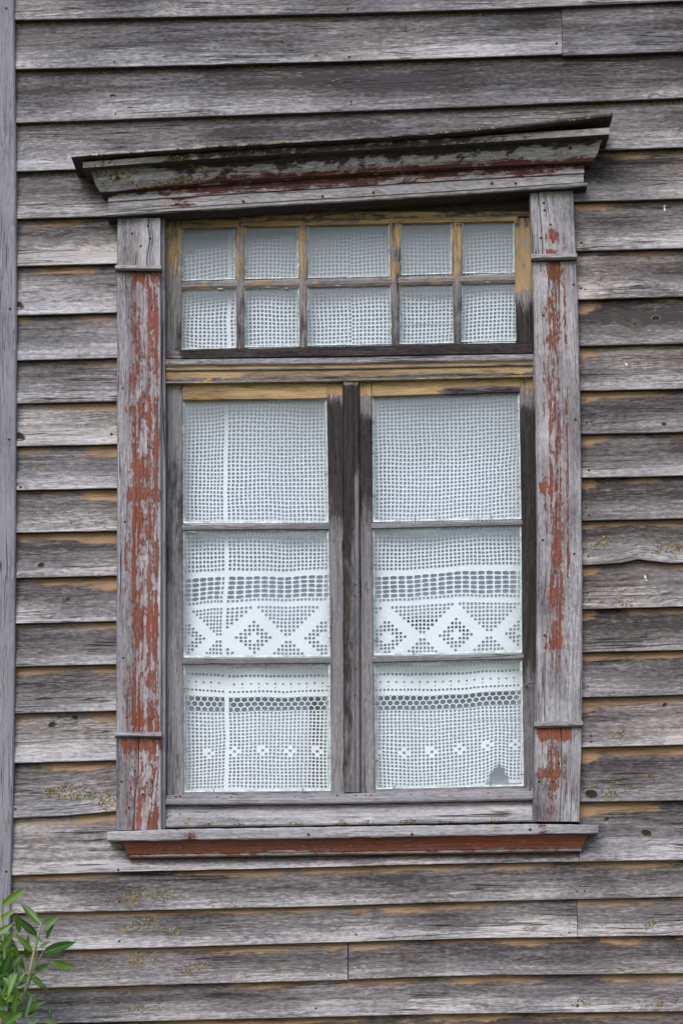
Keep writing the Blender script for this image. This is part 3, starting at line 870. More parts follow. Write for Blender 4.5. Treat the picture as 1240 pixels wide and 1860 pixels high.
def apron_tone(px, py, l, t):
    bare = math.exp(-((t - 0.16) / 0.10) ** 2) * (0.6 + 0.7 * nz(px / 40, 3))
    return (clamp(0.98 - 1.5 * bare + 0.25 * nz(px / 25, t * 3, 4)), 0.0, 0.35 + 0.15 * sm(0.6, 1, t), 0.42 * (0.6 + nz(px / 50, t)), 0.68, 0.1)
ap = [(0.0, 0.0), (0.0, 0.042), (0.10, 0.046), (0.2, 0.046), (0.24, 0.050), (0.4, 0.0535), (0.6, 0.060), (0.8, 0.069), (1.0, 0.079), (1.0, 0.0)]
def ap_slant(l, t, d):
    q = clamp((d - 0.042) / 0.035)
    left = 233 - 11 * q; right = 1054 + 12 * q
    return left + (right - left) * l - (233 + 821 * l)
A = lambda l: (233 + 821 * l, 1558.5 - 11.5 * l)
B = lambda l: (233 + 821 * l, 1529 - 12.5 * l)
member('apron_moulding', A, B, ap, M['trim'], sill, dref=0.055, tone=apron_tone, rough=0.0007, n=90, slant=ap_slant)

# --- frame
def frame_tone(px, py, l, t):
    """ochre survives high up under the cornice, black mildew lower down, silver at the foot"""
    top = 1 - sm(395, 430, py)
    och = dk = 0.0; br = 0.55; brown = 0.15; li = 0.0
    if py < 415:
        och, dk, br, brown = 0.50, 0.48, 0.35, 0.8
    elif py < 650:
        if px < 335: och, dk, br, brown = 0.56 * (1 - sm(470, 560, py)), 0.12 + 0.5 * sm(560, 620, py) * sm(308, 318, px), 0.50, 0.7
        elif px > 933: och, dk, br, brown = 0.60 * (1 - sm(510, 570, py)), 0.10 + 0.75 * sm(500, 600, py), 0.55, 0.3
        else:
            och = 0.52 - 0.36 * sm(490, 550, py) + 0.2 * nz(py / 30, px); dk = 0.22 + 0.28 * sm(515, 570, py); br = 0.62; brown = 0.7
    elif py < 700:
        och = 0.55
    else:
        if px < 335: och, dk, br, brown = 0.40 * (1 - sm(700, 800, py)), 0.22 + 0.26 * sm(760, 900, py) * (1 - sm(1000, 1200, py)), 0.48 + 0.15 * sm(1000, 1400, py), 0.1
        elif px > 940: och, dk, br, brown = 0.45 * (1 - sm(705, 760, py)), 0.80 * sm(705, 760, py) * (1 - 0.65 * sm(1180, 1260, py)), 0.45, 0.15
        elif px < 623: och, dk, br = 0.70 * (1 - sm(700, 745, py)) + 0.1, 0.78 * sm(690, 750, py) * (1 - 0.75 * sm(860, 1060, py)) , 0.50 + 0.10 * sm(1100, 1400, py)
        elif px < 652: och, dk, br, brown = 0.5 * (1 - sm(692, 705, py)), 0.88 * (1 - 0.7 * sm(638, 648, px) * sm(780, 900, py)) - 0.30 * sm(860, 1100, py) - 0.12 * sm(1250, 1440, py), 0.46, 0.3
        else: och, dk, br = 0.9 * (1 - sm(705, 735, py)), 0.72 * sm(720, 770, py) * (1 - 0.8 * sm(850, 1050, py)), 0.58 + 0.10 * sm(1000, 1400, py)
    return (0.0, clamp(och), clamp(dk), li, clamp(br), brown)
# outer frame: jambs, head, transom bar, mullion, bottom
A, B = H([(294, 372), (976, 330)], [(294, 404), (560, 400), (976, 392)], 296, 974)
frame = member('head_jamb', A, B, flatprof(-0.06, -0.002, 4), M['sash'], win, tone=lambda px, py, l, t: (0, 0.50, 0.36, 0, 0.30, 0.9), rough=0.0006, n=60)
A, B = Vv([(390, 289), (1465, 289)], [(390, 299), (900, 301), (1465, 300)], 396, 1505)
member('side_jamb', A, B, flatprof(-0.06, 0.030, 3), M['sash'], win, dref=0.030, tone=lambda px, py, l, t: (0, 0, 0.1, 0, 0.68, 0.0), rough=0.0004, n=60)
A, B = Vv([(350, 960), (470, 965), (1000, 972.5), (1490, 967)], [(350, 975), (1490, 982)], 350, 1492)
member('side_jamb', A, B, flatprof(-0.06, 0.028, 3), M['sash'], win, dref=0.028, tone=frame_tone, rough=0.0004, n=60)
# transom bar with its mouldings
TB = [(299, 652), (620, 649), (972, 642)]
def off(P, k, k2=None):
    k2 = k if k2 is None else k2
    return [(p[0], p[1] + k + (k2 - k) * (p[0] - P[0][0]) / (P[-1][0] - P[0][0])) for p in P]
A, B = H(off(TB, 23), off(TB, 44.5, 42), 299.5, 973)
tbar = member('transom_bar', A, B, flatprof(-0.05, 0.016, 6), M['sash'], win, rough=0.0007, n=70,
              tone=lambda px, py, l, t: (0, clamp(0.70 - 0.50 * math.exp(-((t - 0.25) / 0.2) ** 2) * (0.75 + nz(px / 40, 4)) * 1.3), clamp(0.55 * math.exp(-((t - 0.28) / 0.22) ** 2)), 0, 0.5, 0.2))
A, B = H(TB, off(TB, 12), 299.5, 973)
member('transom_sill', A, B, [(0, -0.05), (0, 0.022), (0.2, 0.025), (0.5, 0.025), (0.9, 0.024), (1.0, 0.020), (1.15, -0.02)], M['trim'], tbar, dref=0.024, rough=0.0008, n=70,
       tone=lambda px, py, l, t: (0, 0.0, 0.12, 0.75 * (t > 0.85) * (0.45 + 0.9 * nz(px / 25, 2)), 0.55, 0.0))
A, B = H(off(TB, 12), off(TB, 23), 299.5, 973)
member('transom_bead', A, B, [(0, -0.05), (0, 0.018), (0.15, 0.022), (0.35, 0.022), (0.45, 0.017), (0.6, 0.0165), (0.75, 0.019), (1.0, 0.019), (1.0, -0.05)], M['sash'], tbar, dref=0.018, rough=0.0004, n=70,
       tone=lambda px, py, l, t: (0, 0.75 if t > 0.4 else 0.25, 0.3 if t < 0.4 else 0.15, 0, 0.55, 0.2))
# mullion
A, B = Vv([(693, 623), (1440, 626)], [(693, 651), (1440, 653.5)], 693, 1439)
mull = member('mullion', A, B, [(0, -0.05), (0, 0.008), (0.06, 0.011), (0.2, 0.011), (0.4, 0.011), (0.6, 0.011), (0.66, 0.0105), (0.72, 0.007), (0.78, 0.010), (0.94, 0.011), (1, 0.009), (1, -0.05)],
              M['sash'], win, rough=0.0006, n=70, tone=frame_tone)
for px, py in ((645, 1061), (643, 1082), (646, 1214), (644, 1263), (643, 764), (648, 810)):
    stud(nail_me, 'nail', px, py, mull, 0.0112, 0.6)
# bottom rail, sub-sill
A, B = H([(300, 1444), (620, 1441), (970, 1431)], [(300, 1462), (620, 1459.5), (970, 1452.5)], 300, 970)
rail = member('bottom_rail', A, B, [(0, -0.05), (0, 0.020), (0.12, 0.024), (0.45, 0.024), (0.62, 0.019), (1.0, 0.012), (1.0, -0.05)], M['sash'], win, dref=0.024, rough=0.0010, n=80,
              tone=lambda px, py, l, t: (0, 0, 0.06, 0.2, 0.72, 0.0))
for px, py in ((320, 1447), (327, 1446), (395, 1448), (420, 1448), (535, 1448), (612, 1445), (646, 1446), (664, 1446), (674, 1445), (746, 1444), (886, 1440), (962, 1434)):
    stud(nail_me, 'nail', px, py, rail, 0.017, 0.7)
A, B = H([(300, 1463.5), (620, 1461), (970, 1454)], [(300, 1503), (560, 1499), (970, 1492)], 300, 970)
member('sub_sill', A, B, [(0, -0.05), (0, 0.018), (0.08, 0.021), (0.4, 0.018), (0.7, 0.006), (1.0, -0.004), (1.0, -0.05)], M['trim'], win, dref=0.018, rough=0.0014, n=80,
       tone=lambda px, py, l, t: (0, 0.40 * (t > 0.7) * sm(700, 960, px), 0.28 * (t > 0.85) + 0.1, max(0.85 * (t < 0.1) * (0.6 + nz(px / 40, 5)), 0.5 * (px < 345)), 0.62, 0.25 * t))

# --- putty, panes
def quad_at(q, s, t):
    (ax, ay), (bx, by), (cx, cy), (dx, dy) = q      # top-left, top-right, bottom-right, bottom-left
    x = (ax * (1 - s) + bx * s) * (1 - t) + (dx * (1 - s) + cx * s) * t
    y = (ay * (1 - s) + by * s) * (1 - t) + (dy * (1 - s) + cy * s) * t
    return x, y
def pane(q, parent, d, w=3.0, wb=4.0):
    gx, gz = 10, 8
    V, UV, F = [], [], []
    for j in range(gz + 1):
        for i in range(gx + 1):
            px, py = quad_at(q, i / gx, j / gz)
            x, z = W(px, py, d)
            V.append((x, -d, z)); UV.append((i / gx, j / gz))
    for j in range(gz):
        for i in range(gx):
            a = j * (gx + 1) + i
            F.append((a, a + gx + 1, a + gx + 2, a + 1))
    po = finish('pane', V, F, UV, None, None, M['glass'], parent)
    ga = po.data.attributes.new('pane_veil', 'FLOAT', 'POINT')  # grey veil painted over the upper panes for their dim reflection
    gv = []
    for j in range(gz + 1):
        for i in range(gx + 1):
            px, py = quad_at(q, i / gx, j / gz)
            if py < 640: k = 0.66 - 0.60 * sm(395, 600, py + 6 * nz(px / 30, 1))
            elif py < 955: k = 0.46 * (1 - sm(720, 860, py))
            else: k = 0.0
            gv.append(k)
    ga.data.foreach_set('value', gv)
    # a bead of putty round it: sloping from the bar down to the glass
    V, F = [], []
    per = []
    n = 14
    wd = math.dist(q[0], q[1]); hh = math.dist(q[1], q[2])
    def ins(s, t, a):       # inset by a px
        return quad_at(q, clamp(s, a / wd, 1 - a / wd), clamp(t, a / hh, 1 - a / hh))
    ring = [(i / n, 0) for i in range(n)] + [(1, i / n) for i in range(n)] + [(1 - i / n, 1) for i in range(n)] + [(0, 1 - i / n) for i in range(n)]
    for k, (s, t) in enumerate(ring):
        j = 0.7 + 0.8 * abs(nz(k * 0.8, d * 99, q[0][0]))
        ww = (wb if t == 1 else w if s in (0, 1) else w * 0.9) * j
        for a, dd in ((0.0, d - 0.002), (0.0, d + 0.006), (ww, d + 0.0012), (ww + 0.4, d - 0.001)):
            px, py = ins(s, t, a)
            x, z = W(px, py, d)
            V.append((x, -dd, z))
    m = len(ring)
    for k in range(m):
        k2 = (k + 1) % m
        for r in range(3):
            F.append((k * 4 + r, k2 * 4 + r, k2 * 4 + r + 1, k * 4 + r + 1))
    finish('putty', V, F, [(0, 0)] * len(V), None, None, M['putty'], parent)

# --- upper sash with ten panes
d_s = -0.006; d_g = -0.016
TOPP = [[(330, 414), (427, 412), (427, 508), (330, 511)], [(445, 411), (541, 410), (542, 506), (445, 508)], [(559, 409), (707, 405), (708, 503), (559, 506)],
        [(727, 405), (820, 403), (820, 498), (728, 501)], [(839, 401), (933, 400), (934, 496), (839, 498)]]
BOTP = [[(329, 526), (430, 525), (430, 633), (329, 636)], [(444, 524), (543, 523), (544, 630), (444, 632)], [(558, 521), (710, 517), (711, 626), (558, 629)],
        [(725, 515), (824, 514), (824, 624), (725, 626)], [(837, 513), (937, 512), (938, 620), (837, 622)]]
A, B = Vv([(396, 299.5), (650, 299.5)], [(396, 330.5), (650, 329)], 400, 638)
us = member('upper_sash', A, B, flatprof(-0.04, d_s + 0.003, 6), M['sash'], win, tone=frame_tone, rough=0.0006, n=30)
A, B = Vv([(396, 933), (500, 935), (650, 938)], [(396, 966), (650, 972)], 396, 630)
member('stile', A, B, flatprof(-0.04, d_s + 0.003, 6), M['sash'], us, tone=frame_tone, rough=0.0006, n=30)
A, B = H([(329, 636), (560, 630), (938, 622)], [(299, 651), (972, 641)], 299.8, 972)
member('bottom_rail', A, B, flatprof(-0.04, d_s + 0.004, 4), M['sash'], us, rough=0.0006, n=60, tone=lambda px, py, l, t: (0, 0.05, 0.72 if px > 330 else 0.4, 0, 0.45, 0.2))
A, B = H([(329, 403), (560, 399), (940, 392)], [(329, 414.5), (445, 411.5), (560, 409), (940, 400.5)], 329, 940)
member('top_rail', A, B, flatprof(-0.04, d_s + 0.002, 3), M['sash'], us, rough=0.0008, n=60, tone=lambda px, py, l, t: (0, 0.60, 0.40, 0, 0.5, 0.6))
A, B = H([(329, 511), (560, 506), (940, 497)], [(329, 525.5), (560, 521), (940, 512.5)], 329, 938)
member('muntin', A, B, [(0, -0.035), (0, d_s - 0.004), (0.3, d_s + 0.001), (0.7, d_s + 0.001), (1, d_s - 0.004), (1, -0.035)], M['sash'], us, rough=0.0010, n=60,
       tone=lambda px, py, l, t: (0, 0.40 + 0.3 * nz(px / 20, 5), 0.30, 0, 0.60, 0.6))
for (a0, a1), (b0, b1) in (((427, 430), (445, 444)), ((541, 544), (559, 558)), ((707, 711), (727, 725)), ((820, 824), (839, 837))):
    A, B = Vv([(405, a0), (640, a1)], [(405, b0), (640, b1)], 404, 634 if a0 < 600 else 627)
    member('muntin', A, B, [(0, -0.035), (0, d_s - 0.004), (0.25, d_s + 0.0015), (0.5, d_s + 0.0025), (0.75, d_s + 0.0015), (1, d_s - 0.004), (1, -0.035)],
           M['sash'], us, tone=frame_tone, rough=0.0009, n=36)
for q in TOPP + BOTP: pane(q, us, d_g, 2.2, 2.8)

# --- two casements
def casement(side):
    if side == 'L':
        gl = [(725, 332), (950, 332), (1200, 333), (1438, 334.5)]; gr = [(725, 593.5), (950, 597), (1200, 600), (1438, 601)]
        L0 = [(697, 302), (1445, 302)]; R0 = [(697, 622.5), (1440, 625.5)]
        topr = ([(300, 698), (622, 694)], [(300, 727), (622, 723)])
        bars = (([(331, 952), (600, 950.5)], [(331, 963), (600, 961.5)]), ([(331, 1195.5), (603, 1193.5)], [(331, 1207), (603, 1205)]))
        ys = ((726, 724, 951.5, 950), (964, 962, 1195, 1193), (1208, 1206, 1440, 1437)); ybot = 1445; xs = (302, 622)
    else:
        gl = [(720, 675.5), (950, 676), (1200, 678), (1433, 681.5)]; gr = [(712, 943), (950, 946.5), (1200, 948), (1428, 951)]
        L0 = [(693, 652), (1440, 654.5)]; R0 = [(690, 970), (950, 973), (1440, 969)]
        topr = ([(652, 693), (972, 684)], [(652, 720.5), (972, 711)])
        bars = (([(674, 949.5), (948, 944)], [(674, 960.5), (948, 953.5)]), ([(676, 1191.5), (950, 1186)], [(676, 1203.5), (950, 1196.5)]))
        ys = ((720, 712, 949, 943.5), (961, 954, 1191, 1185.5), (1204, 1197, 1435, 1428)); ybot = 1440; xs = (652, 971)
    y0 = 697 if side == 'L' else 688
    pr = [(0, -0.04), (0, d_s - 0.001), (0.06, d_s + 0.002), (0.3, d_s + 0.002), (0.33, d_s + 0.0005), (0.36, d_s + 0.002), (0.6, d_s + 0.002), (0.9, d_s + 0.002), (1, d_s - 0.002), (1, -0.04)]
    A, B = Vv(L0, gl, y0, ybot)
    sash = member('casement', A, B, pr, M['sash'], win, tone=frame_tone, rough=0.0006, n=80)
    A, B = Vv(gr, R0, y0, ybot - (0 if side == 'L' else 6))
    member('stile', A, B, flatprof(-0.04, d_s + 0.002, 6), M['sash'], sash, tone=frame_tone, rough=0.0006, n=80)
    def tt(px, py, l, t):
        if side == 'L': return (0, 0.86 + 0.3 * nz(px / 25, 3) if px < 560 else 0.95 - 0.5 * sm(560, 592, px) * (t < 0.5), 0.05 + 0.3 * (px < 350) * (t > 0.6), 0, 0.6, 0.1)
        k = sm(760, 830, px) * (1 - sm(0.25, 0.62, t + 0.1 * nz(px / 30, 2)))
        return (0, 0.90 - 0.68 * k + 0.2 * nz(px / 25, 3), 0.55 * k + 0.02, 0, 0.5, 0.1)
    x0 = lerp_poly(gl, 720); x1 = lerp_poly(gr, 720)
    A, B = H(topr[0], topr[1], x0, x1)
    member('top_rail', A, B, flatprof(-0.04, d_s + 0.0035, 6), M['sash'], sash, tone=tt, rough=0.0006, n=40)
    A, B = H([(xs[0], ys[2][2] - 1), (xs[1], ys[2][3] - 1)], [(xs[0], ys[2][2] + 8), (xs[1], ys[2][3] + 8)], lerp_poly(gl, 1430), lerp_poly(gr, 1430))
    member('lower_rail', A, B, flatprof(-0.04, d_s + 0.001, 3), M['sash'], sash, tone=lambda px, py, l, t: (0, 0, 0.12, 0.1, 0.6, 0), rough=0.0006, n=30)
    for tp, bt in bars:
        xa = tp[0][0]; xb = tp[1][0]
        A, B = H(tp, bt, xa, xb)
        member('glazing_bar', A, B, [(0, -0.035), (0, d_s - 0.001), (0.12, d_s + 0.003), (0.5, d_s + 0.0035), (0.9, d_s + 0.002), (1, d_s - 0.003), (1, -0.035)], M['sash'], sash,
               tone=lambda px, py, l, t: (0, 0, 0.12, 0.55 * (t > 0.85) * (0.4 + nz(px / 30, 6)), 0.58, 0.0), rough=0.0007, n=40)
    for (a, b, c, e) in ys:
        q = [(lerp_poly(gl, a) + 0.5, a), (lerp_poly(gr, a) - 0.5, b), (lerp_poly(gr, c) - 0.5, e), (lerp_poly(gl, c) + 0.5, c)]
        pane(q, sash, d_g, 3.0, 4.2)
    return sash
cL = casement('L'); cR = casement('R')

def tube(name, pts, r, mat, parent, seg=6):
    V, F = [], []
    P = [Vector(p) for p in pts]
    for k, p in enumerate(P):
        t = (P[min(k + 1, len(P) - 1)] - P[max(k - 1, 0)]).normalized()
        up = Vector((0, 1, 0)) if abs(t.y) < 0.9 else Vector((1, 0, 0))
        a = t.cross(up).normalized(); b = t.cross(a)
        rr = r[k] if isinstance(r, (list, tuple)) else r
        for i in range(seg):
            an = 2 * math.pi * i / seg
            V.append(p + rr * (a * math.cos(an) + b * math.sin(an)))
    for k in range(len(P) - 1):
        for i in range(seg):
            j = (i + 1) % seg
            F.append((k * seg + i, k * seg + j, (k + 1) * seg + j, (k + 1) * seg + i))
    F.append(tuple(range(seg - 1, -1, -1))); F.append(tuple((len(P) - 1) * seg + i for i in range(seg)))
    return finish(name, [tuple(v) for v in V], F, [(v[2], v[0]) for v in V], None, None, mat, parent, smooth=True)

# rusty glazing pins
def pin_me():
    me = bpy.data.meshes.new('glazing_pin')
    r = 0.0009; V = []
    for x, y in ((-0.006, 0.004), (0.0, -0.0015), (0.008, -0.0035)):
        for a in range(5):
            V.append((x, y + r * math.cos(a * 1.2566), r * math.sin(a * 1.2566)))
    F = [(k * 5 + a, k * 5 + (a + 1) % 5, k * 5 + 5 + (a + 1) % 5, k * 5 + 5 + a) for k in range(2) for a in range(5)]
    F += [(4, 3, 2, 1, 0), (10, 11, 12, 13, 14)]
    me.from_pydata(V, [], F)
    me.materials.append(M['rustpin'])
    return me
PIN = pin_me()
PL = [(332, 835, 0), (331, 919, 0), (594, 861, 180), (597, 913, 180), (333, 1081, 0), (597, 1079, 180), (332, 1158, 0), (600, 1159, 180), (483, 1210, 90), (335, 1251, 0),
      (335, 1361, 0), (388, 1437, -90), (550, 1435, -90), (598, 1247, 180), (599, 1376, 180)]
PR = [(723, 721, 90), (866, 717, 90), (941, 746, 180), (677, 767, 0), (677, 824, 0), (678, 901, 0), (943, 885, 180), (753, 944, -90), (892, 940, -90), (680, 1025, 0), (943, 1000, 180),
      (682, 1163, 0), (945, 1154, 180), (751, 1187, -90), (681, 1279, 0), (683, 1381, 0), (714, 1432, -90), (717, 1431, -80), (890, 1426, -90), (949, 1407, 180)]
PU = [(427, 470, 180), (541, 432, 180), (430, 588, 180), (330, 581, 0), (445, 575, 0), (543, 570, 180), (707, 455, 180), (726, 570, 0), (823, 565, 180), (495, 633, -90), (625, 629, -90), (886, 621, -90), (937, 600, 180), (558, 575, 0), (820, 455, 180)]
for par, lst in ((cL, PL), (cR, PR), (us, PU)):
    for px, py, ang in lst:
        x, z = W(px, py, d_g + 0.004)
        o = link('glazing_pin', PIN, par, (x, -(d_g + 0.005), z))
        o.rotation_euler = (0, R(ang + random.uniform(-9, 9)), 0)
        if par is us: o.scale = (0.6, 0.8, 0.8)
# cracks in two of the panes and flakes of old putty
def zz(pts, d):
    out = []
    for k in range(25):
        px = pts[0][0] + (pts[-1][0] - pts[0][0]) * k / 24
        x, z = W(px, lerp_poly(pts, px) + 0.5 * nz(px / 6, 3), d)
        out.append((x, -d, z))
    return out
M['crack'] = simple('dirt in a crack', (0.01, 0.01, 0.01), (0.03, 0.03, 0.03), 100, 0.9)
def seam_tube(pts, par, rad):
    return tube('glass_crack', zz(pts, d_g - 0.001), rad, M['crack'], par, 4)
seam_tube([(727, 537), (760, 541), (790, 541), (822, 538)], us, 0.0009)
seam_tube([(727, 592), (770, 590), (823, 590)], us, 0.0008)
seam_tube([(681, 1311), (780, 1311), (948, 1306)], cR, 0.0004)
M['oldputty'] = simple('flaking cream putty', (0.42, 0.36, 0.24), (0.62, 0.56, 0.42), 120, 0.85)
flake_me = dome('putty_flake', 0.004, 0.003, M['oldputty'], 6)
fr_ = random.Random(5)
for px, py, ln, up_ in ([(487, 521, 3.2, 0), (400, 524, 3.5, 0), (612, 518, 5.0, 0), (885, 512, 2.6, 0), (635, 504, 2.5, 0), (350, 966, 6.0, 0), (905, 497, 2.0, 0), (520, 523, 2, 0),
                         (428, 455, 2.5, 1), (543, 480, 2.5, 1), (541, 440, 2, 1), (709, 600, 3, 1), (559, 560, 2.5, 1), (332, 780, 6, 1), (330, 1020, 8, 1), (598, 800, 5, 1), (600, 1150, 4, 1), (937, 560, 2.5, 1)]):
    par = us if py < 700 else cL
    x, z = W(px, py, d_s)
    o = link('putty_flake', flake_me, par, (x, -(d_s - 0.004), z))
    o.scale = (0.5, 1, ln * 0.8) if up_ else (ln * 0.8, 1, 0.5)
    o.rotation_euler = (0, fr_.uniform(-0.08, 0.08), 0)
# hook latch on the right stile
hp = []
for px, py, d in ((956, 1246, 0.0), (956, 1244, 0.012), (959, 1241, 0.016), (966, 1240, 0.017), (972, 1238, 0.012)):
    x, z = W(px, py, 0.01); hp.append((x, -d, z))
M['iron'] = simple('weathered iron', (0.10, 0.09, 0.08), (0.20, 0.18, 0.16), 150, 0.7)
tube('hook', hp, 0.0028, M['iron'], cR)

# ---------------------------------------------------------------- lace curtains, blind, room
def make_lace(side):
    V, F = [], []
    if side == 'L': xa, xb, seam = 318.0, 638.0, 413.0
    else: xa, xb, seam = 637.0, 962.0, None
    xa0 = xa
    if side == 'L': pk = 464.0
    else: pk = 826.0
    rnd = random.Random(3 if side == 'L' else 4)
    def warp(x, y):
        dx = 1.2 * math.sin(y / 47 + x / 90) + 1.3 * nz(x / 40, y / 40, 1) + 0.35 * nz(x / 9, y / 9, 8)
        if side == 'L':
            e = clamp((418 - x) / 85)
            dy = 5.0 * math.sin((y - 700) / 48) * e + 1.2 * math.sin(x / 50 + y / 35) - 0.010 * (x - 460)
            # the seam wanders
            dx += 6.0 * math.exp(-((x - 413) / 30) ** 2) * (sm(600, 740, 1340 - y) - 0.5 - 0.5 * sm(1040, 1100, y) + 0.6 * sm(1180, 1230, y))
            if y < 660:
                dy += -14 * clamp((470 - x) / 140) * sm(640, 500, y) * 0 + 10 * clamp((430 - x) / 100) * math.sin((y - 420) / 70)
        else:
            e = clamp((x - 840) / 110)
            dy = -0.040 * (x - 680) - 7 * e * e * math.exp(-((y - 850) / 120) ** 2) + 1.5 * math.sin(x / 45 + y / 60) + 6 * sm(1300, 1420, y) * math.sin((x - 690) / 60)
            # the hem is caught up in one place
            h = math.exp(-(abs(x - 903) / 17) ** 2.4)
            dy -= 7 * h * sm(1300, 1436, y)
        dy += 1.8 * nz(x / 45, y / 30, 5) + 0.4 * nz(x / 8, y / 8, 11)
        return x + dx, y + dy
    def depth(x, y):
        return -0.045 + 0.0060 * math.sin(x / 33 + 0.6 * math.sin(y / 130)) + 0.002 * math.sin(x / 14 + y / 200) * sm(600, 1400, y)
    def P(x, y, dz=0.0):
        X, Y = warp(x, y)
        d = depth(x, y) + dz
        wx_, wz_ = W(X, Y, -0.045)
        V.append((wx_, -d, wz_))
        return len(V) - 1
    def solid(x0, x1, y0, y1):
        a = P(x0, y0); b = P(x1, y0); c = P(x1, y1); d = P(x0, y1)
        F.append((a, b, c, d))
    def hole(x0, x1, y0, y1, k=0.60, kx=None):
        """one open mesh: threads round a rounded hole"""
        kx = kx or k
        cx, cy = (x0 + x1) / 2, (y0 + y1) / 2
        hx, hy = (x1 - x0) / 2, (y1 - y0) / 2
        jx = rnd.uniform(-0.06, 0.06); jy = rnd.uniform(-0.06, 0.06)
        o = [P(x0, y0), P(cx, y0), P(x1, y0), P(x1, cy), P(x1, y1), P(cx, y1), P(x0, y1), P(x0, cy)]
        inn = []
        for ux, uy in ((-.82, -.82), (0, -1), (.82, -.82), (1, 0), (.82, .82), (0, 1), (-.82, .82), (-1, 0)):
            q = k + rnd.uniform(-0.06, 0.06); qx = kx + rnd.uniform(-0.06, 0.06)
            inn.append(P(cx + hx * (ux * qx + jx), cy + hy * (uy * q + jy), 0.0006))
        for i in range(8):
            j = (i + 1) % 8
            F.append((o[i], o[j], inn[j], inn[i]))
    pitch = 7.15
    cols = []
    x = xa
    while x < xb:
        w = pitch
        if seam and x < seam <= x + w:
            cols.append((x, x + 5.5, 'seam')); x += 5.5
            continue
        cols.append((x, x + w, 'c')); x += w
    def row(y0, y1, fn):
        for ci, (a, b, ty) in enumerate(cols):
            if side == 'R' and y1 > 1441 - 30 * math.exp(-(abs((a + b) / 2 - 903) / 16) ** 2.2) and abs((a + b) / 2 - 903) < 30: continue
            if ty == 'seam' : solid(a, b, y0, y1); continue
            fn(ci, a, b, y0, y1)
    def topline(x):
        return 447 - 0.1 * (x - 330) if x < 548 else 398
    y = 396.0
    while y < 1037 - 3:
        h = (1037 - 396) / 92
        row(y, y + h, lambda ci, a, b, y0, y1: hole(a, b, y0, y1, 0.72) if y0 > topline(a) else None)
        y += h
    row(1037, 1045.5, lambda ci, a, b, y0, y1: solid(a, b, y0, y1))
    y = 1045.5
    for k in range(5):
        j = 0; skip = False
        for ci, (a, b, ty) in enumerate(cols):
            if ty == 'seam': solid(a, b, y, y + 8.2); continue
            if skip: skip = False; continue
            if ci + 1 < len(cols) and cols[ci + 1][2] == 'c':
                hole(a, cols[ci + 1][1], y, y + 8.2, 0.80, 0.88); skip = True
            else: hole(a, b, y, y + 8.2, 0.7)
        y += 8.2
    row(1086.5, 1093.5, lambda ci, a, b, y0, y1: hole(a, b, y0, y1, 0.72))
    row(1093.5, 1101, lambda ci, a, b, y0, y1: solid(a, b, y0, y1))
    y = 1101.0
    for r in range(13):
        def dia(ci, a, b, y0, y1):
            per = 17.4
            c = ((a + b) / 2 - pk) / pitch
            c = abs((c + per / 2) % per - per / 2)
            mm = c + abs(r - 8)
            if (4.6 <= mm < 8.6) or mm < 1.6: solid(a, b, y0, y1)
            else: hole(a, b, y0, y1, 0.72)
        row(y, y + 6.85, dia)
        y += 6.85
    so = lambda ci, a, b, y0, y1: solid(a, b, y0, y1)
    ho = lambda k: (lambda ci, a, b, y0, y1: hole(a, b, y0, y1, k))
    row(y, 1211.5, so)
    row(1211.5, 1216, ho(0.58)); row(1216, 1224.5, so); row(1224.5, 1231, ho(0.66)); row(1231, 1238, so)
    row(1238, 1244.5, lambda ci, a, b, y0, y1: hole(a, b, y0, y1, 0.52) if ci % 2 else solid(a, b, y0, y1))
    row(1244.5, 1251, lambda ci, a, b, y0, y1: hole(a, b, y0, y1, 0.3) if ci % 4 == 1 else solid(a, b, y0, y1))
    row(1251, 1252.5, so); row(1252.5, 1258.5, ho(0.62)); row(1258.5, 1265.5, so)
    # three rows of honeycomb
    hw = 12.0; hp_ = 8.6; yy = 1270.0
    for r in range(3):
        x = xa + (hw / 2 if r % 2 else 0)
        while x < xb:
            cx, cy = x + hw / 2, yy
            if not (seam and abs(cx - seam - 2) < 5):
                o = []; inn = []
                for k in range(6):
                    a = R(60 * k + 30)
                    ox = math.cos(a) * hw / 2 / math.cos(R(30)); oy = math.sin(a) * hp_ / 1.5
                    o.append(P(cx + ox, cy + oy)); inn.append(P(cx + ox * 0.83, cy + oy * 0.83, 0.0005))
                for k in range(6):
                    F.append((o[k], o[(k + 1) % 6], inn[(k + 1) % 6], inn[k]))
            x += hw
        yy += hp_
    if seam: solid(seam - 3, seam + 5, 1264, 1294)
    y = 1292.0; r = 0
    while y < 1428:
        h = 6.35
        def mot(ci, a, b, y0, y1):
            c = (ci + (2 if side == 'L' else 4)) % 7
            if (r, c) in ((10, 3), (12, 3), (11, 2), (11, 4)): solid(a, b, y0, y1)
            elif (r, c) in ((10, 2),) and ci % 2: solid(a, b, y0, y1)
            else: hole(a, b, y0, y1, 0.71)
        row(y, y + h, mot)
        y += h; r += 1
    row(y, y + 5, so)
    me = bpy.data.meshes.new('lace_curtain')
    ox = sum(v[0] for v in V) / len(V); oz = min(v[2] for v in V)
    me.from_pydata([(v[0] - ox, v[1] - 0.05, v[2] - oz) for v in V], [], F)
    me.materials.append(M['lace'])
    o = link('lace_curtain', me, None, (ox, 0.05, oz))
    return o
tag(make_lace('L'), 'white crochet lace curtain with a thick vertical seam hanging behind the left casement', 'curtain', 'lace curtains in the window')
tag(make_lace('R'), 'white crochet lace curtain with its hem caught up in an arch behind the right casement', 'curtain', 'lace curtains in the window')

